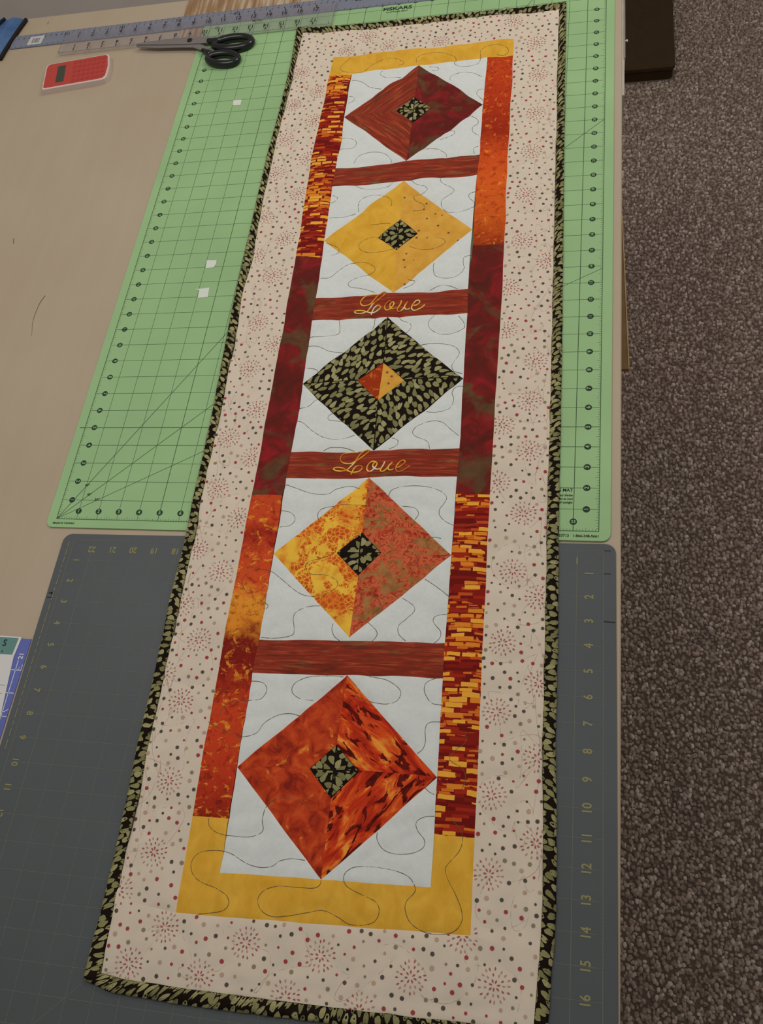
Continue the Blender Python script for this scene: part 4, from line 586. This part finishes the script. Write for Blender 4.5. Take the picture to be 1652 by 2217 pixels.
PATCH.append(('yellow_strip', [LS[6]]+between(LO, LS[6][1], LO[-1][1])+[LO[-1], RO[-1]]+between(RO, RS[7][1], RO[-1][1])[::-1]+[RS[7], RS[6], RI[9], LI[9], LS[7]], YELLOW, 0.0, None))
strip('side_strip', LO, LI, LS[0], LS[1], LS[2], LS[3], BRICK); strip('side_strip', LO, LI, LS[2], LS[3], LS[4], LS[5], MAROON); strip('side_strip', LO, LI, LS[4], LS[5], LS[6], LS[7], FLAMEL)
RS0 = RI[0]
strip('side_strip', RO, RI, RS[1], RS0, RS[3], RS[2], ORANGE); strip('side_strip', RO, RI, RS[3], RS[2], RS[5], RS[4], MAROON); strip('side_strip', RO, RI, RS[5], RS[4], RS[7], RS[6], BRICK)
for k in range(4):
    PATCH.append(('sash_strip', [LI[2*k+1], RI[2*k+1], RI[2*k+2], LI[2*k+2]], WOODR, 0.02, None))
def edge_pt(p, a, b):
    a, b, p = Vector(a), Vector(b), Vector(p); t_ = (p-a).dot(b-a)/(b-a).length_squared; q = a+(b-a)*t_; return (q.x, q.y)
LMAT = [WOODR, YELLOW, LEAF, FLOWER, REDOR]; RMAT = [MAROON, YDOT, LEAF, SALMON, FLAMER]
R_ = math.radians
for k in range(5):
    TL, TR, BL, BR = LI[2*k], RI[2*k], LI[2*k+1], RI[2*k+1]
    dt, dr, db, dl = [tuple(p) for p in D['DI'][k]]; ct, crr, cb, cl = [tuple(p) for p in D['CE'][k]]
    et, er, eb, el = edge_pt(dt, TL, TR), edge_pt(dr, TR, BR), edge_pt(db, BL, BR), edge_pt(dl, TL, BL)
    def fix(v, e): return (e, True) if (Vector(v)-Vector(e)).length < .13 else (v, False)
    (dt, a1), (dr, a2), (db, a3), (dl, a4) = fix(dt, et), fix(dr, er), fix(db, eb), fix(dl, el)
    def corner(c, e1, v1, s1, e2, v2, s2):
        p = [c, e1]+([] if s1 else [v1])+([] if s2 else [v2])+[e2]; PATCH.append(('white_triangle', p, WHITE, 0.0, None))
    corner(TL, et, dt, a1, el, dl, a4); corner(TR, er, dr, a2, et, dt, a1); corner(BR, eb, db, a3, er, dr, a2); corner(BL, el, dl, a4, eb, db, a3)
    lf = k == 2
    # each diamond is sewn from a left and a right half; the print is mitred along the middle line
    PATCH.append(('diamond_patch', [dt, dl, db, cb, cl, ct], LMAT[k], (R_(70 if lf else 45), R_(35 if lf else -45), dl, cl), [([dt, dl, cl, ct], R_(70)), ([dl, db, cb, cl], R_(35))]))
    PATCH.append(('diamond_patch', [dr, dt, ct, crr, cb, db], RMAT[k], (R_(30 if lf else -35), R_(110 if lf else 55), crr, dr), [([dr, dt, ct, crr], R_(30)), ([db, dr, crr, cb], R_(110))]))
    cc = tuple(sum(q[i] for q in (ct, crr, cb, cl))/4 for i in (0, 1))
    PATCH.append(('center_patch', [ct, cl, cb], ORANGE if lf else LEAF, (R_(135), R_(45), cl, crr), [([ct, cl, cc], R_(125)), ([cl, cb, cc], R_(40))]))
    PATCH.append(('center_patch', [cb, crr, ct], YDOT if lf else LEAF, (R_(45), R_(135), cl, crr), [([cb, crr, cc], R_(140)), ([crr, ct, cc], R_(50))]))
yt, yb = 30.80, -15.62
tl, tr = lerp_curve(BLi, yt), lerp_curve(BRi, yt); bl, br = lerp_curve(BLi, yb), lerp_curve(BRi, yb)
PATCH.append(('border_strip', [tl]+[LO[0]]+between(LO, LO[0][1], LO[-1][1])+[LO[-1], bl]+between(BLi, yb, yt)[::-1], PINK, 0, None))
PATCH.append(('border_strip', [RO[0], tr]+between(BRi, yt, yb)+[br, RO[-1]]+between(RO, RO[0][1], RO[-1][1])[::-1], PINK, 0, None))
PATCH.append(('border_strip', [tl]+between(BLi, yt, BLi[0][1])[::-1]+[BTi[0]]+BTi[1:]+between(BRi, yt, BRi[0][1])+[tr, RO[0], LO[0]], PINK, 0, None))
PATCH.append(('border_strip', [LO[-1], RO[-1], br]+between(BRi, yb, -19)[0:]+BBi[::-1]+between(BLi, yb, -19)[::-1][1:]+[bl], PINK, 0, None))

def dens(poly, sp=0.14):
    out = []
    for a, b in zip(poly, poly[1:]+poly[:1]):
        L = math.hypot(b[0]-a[0], b[1]-a[1])
        if L < 1e-4: continue
        n = max(1, int(round(L/sp))); out += [(a[0]+(b[0]-a[0])*i/n, a[1]+(b[1]-a[1])*i/n) for i in range(n)]
    return out
def warp(p):
    k = min(1.0, max(0.0, (p[1]+4)/30)); a = .03+.07*k
    return (p[0]+.6*a*noise.noise((p[0]*.55, p[1]*.55, 3.3)), p[1]+a*noise.noise((p[0]*.75, p[1]*.75, 8.8)))
POL = [[warp(q) for q in dens(p[1])] for p in PATCH]
seam = [q for p, s in zip(POL, PATCH) for q in p if not (s[0] == 'border_strip' and (abs(q[1]-yt) < .12 or abs(q[1]-yb) < .3) and (q[0] < LO[0][0]-.15 or q[0] > RO[-1][0]+.15))]
kd1 = kdtree.KDTree(len(seam))
for i, q in enumerate(seam): kd1.insert((q[0], q[1], 0), i)
kd1.balance()
ST = [crom([tuple(p) for p in s], 7) for s in D['ST']]
# pale meander over the border
def meander(x0, y0, x1, y1, amp, wl):
    L = math.hypot(x1-x0, y1-y0); ux, uy = (x1-x0)/L, (y1-y0)/L; P = []; s = 0; ph = random.random()*6
    while s < L:
        a = amp*(math.sin(s*2*math.pi/wl+ph)+.35*math.sin(s*2*math.pi/(wl*.37)+2*ph)); b = .55*math.sin(s*4*math.pi/wl+ph)
        P.append((x0+ux*(s+b)-uy*a, y0+uy*(s+b)+ux*a)); s += .25
    return crom(P, 3)
MEA = [meander(7.6, 30, 8.15, -15, .85, 3.4), meander(20.5, 30, 21.2, -15, .85, 3.1), meander(7.5, 32.2, 20.8, 32.2, .8, 3.0), meander(8, -17.1, 21.5, -16.7, .8, 2.8),
       meander(7.2, 29, 7.6, -15, .35, 2.3), meander(20.9, 29, 21.8, -15, .35, 2.5)]
stp = [q for s in ST+MEA for q in dens(list(s), .06)]
kd2 = kdtree.KDTree(len(stp))
for i, q in enumerate(stp): kd2.insert((q[0], q[1], 0), i)
kd2.balance()
def H(x, y):
    d1 = kd1.find((x, y, 0))[2]; d2 = kd2.find((x, y, 0))[2]
    z = .205 + .04*(1-math.exp(-(d2/.5)**2)) - .035*math.exp(-(d2/.14)**2) - .045*math.exp(-(d1/.11)**2)
    z += 0.085*noise.noise((x*.42, y*.45, 1.7)) + .03*noise.noise((x*1.5, y*1.5, 5.1)) + .006*noise.noise((x*5, y*5, 9.1))
    return z
def inside(px, py, poly):
    n = len(poly); r = np.zeros(px.shape, bool); j = n-1
    for i in range(n):
        xi, yi = poly[i]; xj, yj = poly[j]
        if yi != yj: r ^= ((yi > py) != (yj > py)) & (px < (xj-xi)*(py-yi)/(yj-yi)+xi)
        j = i
    return r
borders = []; sashes = []; leafs = []
for (name, poly0, mat, rot, lab), poly in zip(PATCH, POL):
    a = sum(poly[i-1][0]*poly[i][1]-poly[i][0]*poly[i-1][1] for i in range(len(poly)))
    if a < 0: poly = poly[::-1]
    xs = [p[0] for p in poly]; ys = [p[1] for p in poly]; sp = .17
    gx, gy = np.meshgrid(np.arange(min(xs), max(xs), sp), np.arange(min(ys), max(ys), sp)); gx[::2] += sp/2
    gx, gy = gx.ravel(), gy.ravel(); k = inside(gx, gy, poly); gx, gy = gx[k], gy[k]
    pb = np.array(poly)
    pts = [Vector(p) for p in poly]
    for x, y in zip(gx, gy):
        if np.min((pb[:, 0]-x)**2+(pb[:, 1]-y)**2) > .006: pts.append(Vector((x, y)))
    n = len(poly)
    vo, eo, fo, *_ = delaunay_2d_cdt(pts, [], [list(range(n))], 1, 1e-5)
    fo = [tuple(f) for f in fo]
    V = [(p.x, p.y, H(p.x, p.y)) for p in vo]
    cnt = {}
    for f in fo:
        for i in range(len(f)): e = (f[i], f[(i+1) % len(f)]); cnt[e] = 1
    F = list(fo); low = {}
    for (i, j) in list(cnt):
        if (j, i) not in cnt:
            for q in (i, j):
                if q not in low: low[q] = len(V); V.append(V[q]); V.append((V[q][0], V[q][1], .02))
            F.append((low[j], low[i], low[i]+1, low[j]+1))
    mb = MB(); mb.add(V, F); o = mb.build(name, mat, qz, QO, smooth=True)
    me = o.data; uvl = me.uv_layers.new(name='UVMap')
    ox = random.uniform(-20, 20); oy = random.uniform(-20, 20)
    if mat in (FLAMEL, ORANGE, MAROON) and name == 'side_strip': ox = oy = 0
    vi = np.empty(len(me.loops), np.int32); me.loops.foreach_get('vertex_index', vi); VV = np.array(V)[vi]
    if isinstance(rot, tuple):
        pa, pb_ = rot[2], rot[3]; fc = np.repeat(np.array([np.mean([V[q][1] for q in f]) for f in F]), [len(f) for f in F]); fx = np.repeat(np.array([np.mean([V[q][0] for q in f]) for f in F]), [len(f) for f in F])
        ang = np.where(fc > pa[1]+(pb_[1]-pa[1])*(fx-pa[0])/(pb_[0]-pa[0]), rot[0], rot[1]); VV = VV-np.array([pa[0], pa[1], 0])
    else: ang = np.full(len(vi), float(rot))
    c_, s_ = np.cos(ang), np.sin(ang)
    uvs = np.stack([c_*VV[:, 0]+s_*VV[:, 1]+ox, -s_*VV[:, 0]+c_*VV[:, 1]+oy], 1); uvl.data.foreach_set('uv', uvs.ravel().astype(np.float32))
    if name == 'border_strip': borders.append((o, poly))
    if name == 'sash_strip': sashes.append(o)
    if mat is LEAF: leafs.append((o, lab))

# olive leaf shapes printed on the black cotton
def pack(u1, v1, la, lb, tries):
    """random leaf spots in a u1 x v1 field, no two closer than about a leaf"""
    out = []; g = {}
    U = rng.uniform(0, u1, tries); Vv = rng.uniform(0, v1, tries)
    for u, v in zip(U, Vv):
        a, c = u/la, v/lb; i, j = int(a), int(c); ok = True
        for ii in range(i-1, i+2):
            for jj in range(j-1, j+2):
                for q in g.get((ii, jj), ()):
                    if (q[0]-a)**2+(q[1]-c)**2 < .80: ok = False; break
                if not ok: break
            if not ok: break
        if ok: g.setdefault((i, j), []).append((a, c)); out.append((u, v))
    return out
def leaf_shape(la, lb):
    n = 11; ph = random.random()*6; nt = random.random(); P = []
    for k in range(n):
        th = 2*math.pi*k/n; q = 1+.13*math.sin(2*th+ph)+.12*math.sin(3*th+2*ph)+random.uniform(-.09, .09)
        if nt < .25 and k == 0: q *= .45
        P.append((.475*la*math.cos(th)*q, .475*lb*math.sin(th)*q*(1-.22*math.cos(th))))
    return P
LA, LB = .43, .225
def clip(P, Q):
    """outline P cut to the convex piece Q"""
    n = len(Q); s = sum(Q[i-1][0]*Q[i][1]-Q[i][0]*Q[i-1][1] for i in range(n)); Q = Q if s > 0 else Q[::-1]
    for i in range(n):
        a, c = Q[i], Q[(i+1) % n]; L = math.hypot(c[0]-a[0], c[1]-a[1]); nx, ny = -(c[1]-a[1])/L, (c[0]-a[0])/L
        d = [(p[0]-a[0])*nx+(p[1]-a[1])*ny-.022 for p in P]; out = []
        for k in range(len(P)):
            p, q, dp, dq = P[k-1], P[k], d[k-1], d[k]
            if (dp >= 0) != (dq >= 0): t_ = dp/(dp-dq); out.append((p[0]+(q[0]-p[0])*t_, p[1]+(q[1]-p[1])*t_))
            if dq >= 0: out.append(q)
        P = out
        if len(P) < 3: return []
    return P
for o, pieces in leafs:
    mb = MB()
    for Q, ang in pieces:
        c_, s_ = math.cos(ang), math.sin(ang); cx, cy = sum(p[0] for p in Q)/len(Q), sum(p[1] for p in Q)/len(Q); R0 = 2.2*max(math.hypot(p[0]-cx, p[1]-cy) for p in Q)
        for u, v in pack(R0, R0, LA, LB, int(R0*R0*260)):
            u -= R0/2; v -= R0/2; x = cx+c_*u-s_*v; y = cy+s_*u+c_*v
            da = random.gauss(0, .22); c2, s2 = math.cos(ang+da), math.sin(ang+da)
            P = clip([(x+c2*a-s2*c, y+s2*a+c2*c) for a, c in leaf_shape(LA, LB)], Q)
            if len(P) < 3: continue
            mx, my = sum(p[0] for p in P)/len(P), sum(p[1] for p in P)/len(P); n_ = len(P)
            mb.add([(mx, my, H(mx, my)+.022)]+[(p[0], p[1], H(*p)+.016) for p in P], [(0, k+1, (k+1) % n_+1) for k in range(n_)], random.choice((0, 0, 1, 2)))
    mb.build('printed_leaves', LEAFM, o, QO, kind='stuff')

# leaf print binding, one folded strip for each side
def resample(P, n):
    P = [Vector(p) for p in P]; L = [0]
    for a, b in zip(P, P[1:]): L.append(L[-1]+(b-a).length)
    out = []; j = 0
    for i in range(n):
        s = L[-1]*i/(n-1)
        while j < len(P)-2 and L[j+1] < s: j += 1
        k = (s-L[j])/((L[j+1]-L[j]) or 1); out.append(P[j].lerp(P[j+1], max(0, min(1, k))))
    return out, L[-1]
for oc, ic in ((BLo, BLi), (BRo, BRi), (BTo, BTi), (BBo, BBi)):
    n = 220 if len(oc) > 10 else 80
    A, L = resample(oc, n); B, _ = resample(ic, n); V = []; UV = []
    prof = [(1.06, .13), (1.0, .20), (.86, .235), (.66, .25), (.42, .235), (.2, .19), (.06, .12), (0.0, .05), (.06, .004)]
    for i in range(n):
        wob = .025*noise.noise((i*.35, oc[0][0], oc[0][1]))
        for t_, z in prof:
            p = A[i].lerp(B[i], t_); d = (A[i]-B[i]).normalized()*wob
            V.append((p.x+d.x, p.y+d.y, z*(1+.12*noise.noise((i*.21, t_*2, oc[0][1])))))
            UV.append((t_*.5+oc[0][0]*3.1, L*i/(n-1)+oc[0][1]))
    m_ = len(prof); F = [(i*m_+j, (i+1)*m_+j, (i+1)*m_+j+1, i*m_+j+1) for i in range(n-1) for j in range(m_-1)]
    mb = MB(); mb.add(V, F); o = mb.build('binding', LEAF, qz, QO, smooth=True)
    bmm = bmesh.new(); bmm.from_mesh(o.data); bmesh.ops.recalc_face_normals(bmm, faces=bmm.faces); bmm.to_mesh(o.data); bmm.free()
    me = o.data; uvl = me.uv_layers.new(name='UVMap'); vi = np.empty(len(me.loops), np.int32); me.loops.foreach_get('vertex_index', vi)
    uvl.data.foreach_set('uv', np.array(UV)[vi].ravel().astype(np.float32))
    # leaves run across the fold: s along the strip, a along the profile (0 inner seam .. 7 outer rim)
    wdt = (A[n//2]-B[n//2]).length; ar_ = wdt*1.25
    def bp(s, a):
        fi = min(max(s/L, 0), .99999)*(n-1); i = int(fi); fr = fi-i; fa = min(max(a/ar_, 0), .99999)*(m_-2); j = int(fa); fb = fa-j
        q = [Vector(V[ii*m_+jj]) for ii in (i, i+1) for jj in (j, j+1)]
        p = (q[0]*(1-fb)+q[1]*fb)*(1-fr)+(q[2]*(1-fb)+q[3]*fb)*fr
        d = (A[i]-B[i]).normalized(); k = (a/ar_)**2
        return (p.x+d.x*.012*k, p.y+d.y*.012*k, p.z+.018)
    mb = MB(); la_, lb_ = .36, .21
    for a, s in pack(ar_, L, la_, lb_, int(L*ar_*260)):
        da = random.gauss(0, .27); c2, s2 = math.cos(da), math.sin(da); P = [(a+c2*p-s2*q, s+s2*p+c2*q) for p, q in leaf_shape(la_, lb_)]
        P = [(min(max(p, .03), ar_-.01), q) for p, q in P]; n_ = len(P)
        mid = bp(s, min(max(a, .03), ar_-.01)); base = len(mb.v)
        mb.add([mid]+[bp(q, p) for p, q in P], [(0, k+1, (k+1) % n_+1) for k in range(n_)], random.choice((0, 0, 1, 2)))
    mb.build('printed_leaves', LEAFM, o, QO, kind='stuff')

# printed dots and starbursts on the blush border, lying on the cloth
DOTM = [plain('print_charcoal', (86, 78, 70), 0.9), plain('print_red', (164, 62, 68), 0.9), plain('print_tan', (186, 158, 138), 0.9), plain('print_olive', (138, 130, 102), 0.9), plain('print_rose', (170, 88, 86), 0.9), plain('print_pale_rose', (190, 142, 132), 0.9)]
BU = [tuple(p) for p in D['BU']]
grid = {}
def far(x, y, r):
    for i in range(int(x/.4)-1, int(x/.4)+2):
        for j in range(int(y/.4)-1, int(y/.4)+2):
            for q in grid.get((i, j), ()):
                if (q[0]-x)**2+(q[1]-y)**2 < r*r: return False
    return True
for o, poly in borders:
    mb = MB(); xs = [p[0] for p in poly]; ys = [p[1] for p in poly]; area_ = (max(xs)-min(xs))*(max(ys)-min(ys))
    N = int(area_*60); X = rng.uniform(min(xs), max(xs), N); Y = rng.uniform(min(ys), max(ys), N); ok = inside(X, Y, poly)
    pb = np.array(poly)
    for x, y in zip(X[ok], Y[ok]):
        if any((x-b[0])**2+(y-b[1])**2 < .44 for b in BU) or not far(x, y, .31): continue
        if np.min((pb[:, 0]-x)**2+(pb[:, 1]-y)**2) < .006: continue
        grid.setdefault((int(x/.4), int(y/.4)), []).append((x, y))
        mi = random.choices((0, 1, 2, 3), (36, 30, 18, 16))[0]; r = random.choice((.045, .055, .07, .075)) if mi != 2 else random.uniform(.05, .085)
        z = H(x, y); mb.flat([(x+r*math.cos(a*math.pi/4), y+r*math.sin(a*math.pi/4), H(x+r*math.cos(a*math.pi/4), y+r*math.sin(a*math.pi/4))+.013) for a in range(8)], z, mi)
    PET = []
    for bx_, by in BU:
        if not (min(xs)-.6 < bx_ < max(xs)+.6 and min(ys)-.6 < by < max(ys)+.6): continue
        ph = bx_*7+by*3
        for nr, (cnt_, r0, r1) in enumerate(((7, .07, .2), (11, .25, .36), (17, .41, .53))):
            for k in range(cnt_):
                a = 2*math.pi*k/cnt_+ph+nr*.3+random.uniform(-.08, .08); j = random.uniform(-.02, .03)
                ca_, sa_ = math.cos(a), math.sin(a); P = []
                for rr, wd in ((r0+j, 0), ((r0*.65+r1*.35)+j, .024), ((r0*.3+r1*.7)+j, .026), (r1+j, 0), ((r0*.3+r1*.7)+j, -.026), ((r0*.65+r1*.35)+j, -.024)):
                    P.append((bx_+ca_*rr-sa_*wd, by+sa_*rr+ca_*wd))
                PET.append((P, 4 if nr == 0 or random.random() < .45 else 5))
    PA = np.array([p[0] for p in PET]); okp = inside(PA[:, :, 0].ravel(), PA[:, :, 1].ravel(), poly).reshape(PA.shape[:2]).all(1)
    for (P, mi), k_ in zip(PET, okp):
        if k_: mb.flat([(p[0], p[1], H(*p)+.013) for p in P], 0, mi)
    mb.build('printed_dots', DOTM, o, QO, kind='stuff')

def threads(name, curves, r, mat, par, lift=.004, n=5, sp=.09, kind='stuff'):
    mb = MB()
    for s in curves:
        P = [s[0]]
        for q in s[1:]:
            if math.hypot(q[0]-P[-1][0], q[1]-P[-1][1]) > sp*.6: P.append(q)
        if len(P) > 1: mb.tube([(x, y, H(x, y)+lift) for x, y in P], r, n)
    return mb.build(name, mat, par, QO, smooth=True, kind=kind)
threads('quilting_thread', ST, .0125, THREAD, qz)
threads('quilting_thread', MEA, .009, PTHREAD, qz, .001)
t = NT('variegated_thread', 0.5, 0.3)
f = t.noise(t.uv(kind='Object'), 75.0, 1); t.color(t.ramp(f, [(0.36, (206, 106, 30)), (0.46, (228, 154, 36)), (0.56, (238, 200, 70)), (0.68, (240, 226, 196))])); VAR = t.m
for i, lv in enumerate(D['LV']):
    cs = [crom([tuple(p) for p in s], 6) for s in lv]
    o = threads('embroidered_word', cs, .036, VAR, sashes[i+1], .016, 6, .05, None); o['label'] = 'Love embroidered in yellow and white thread'
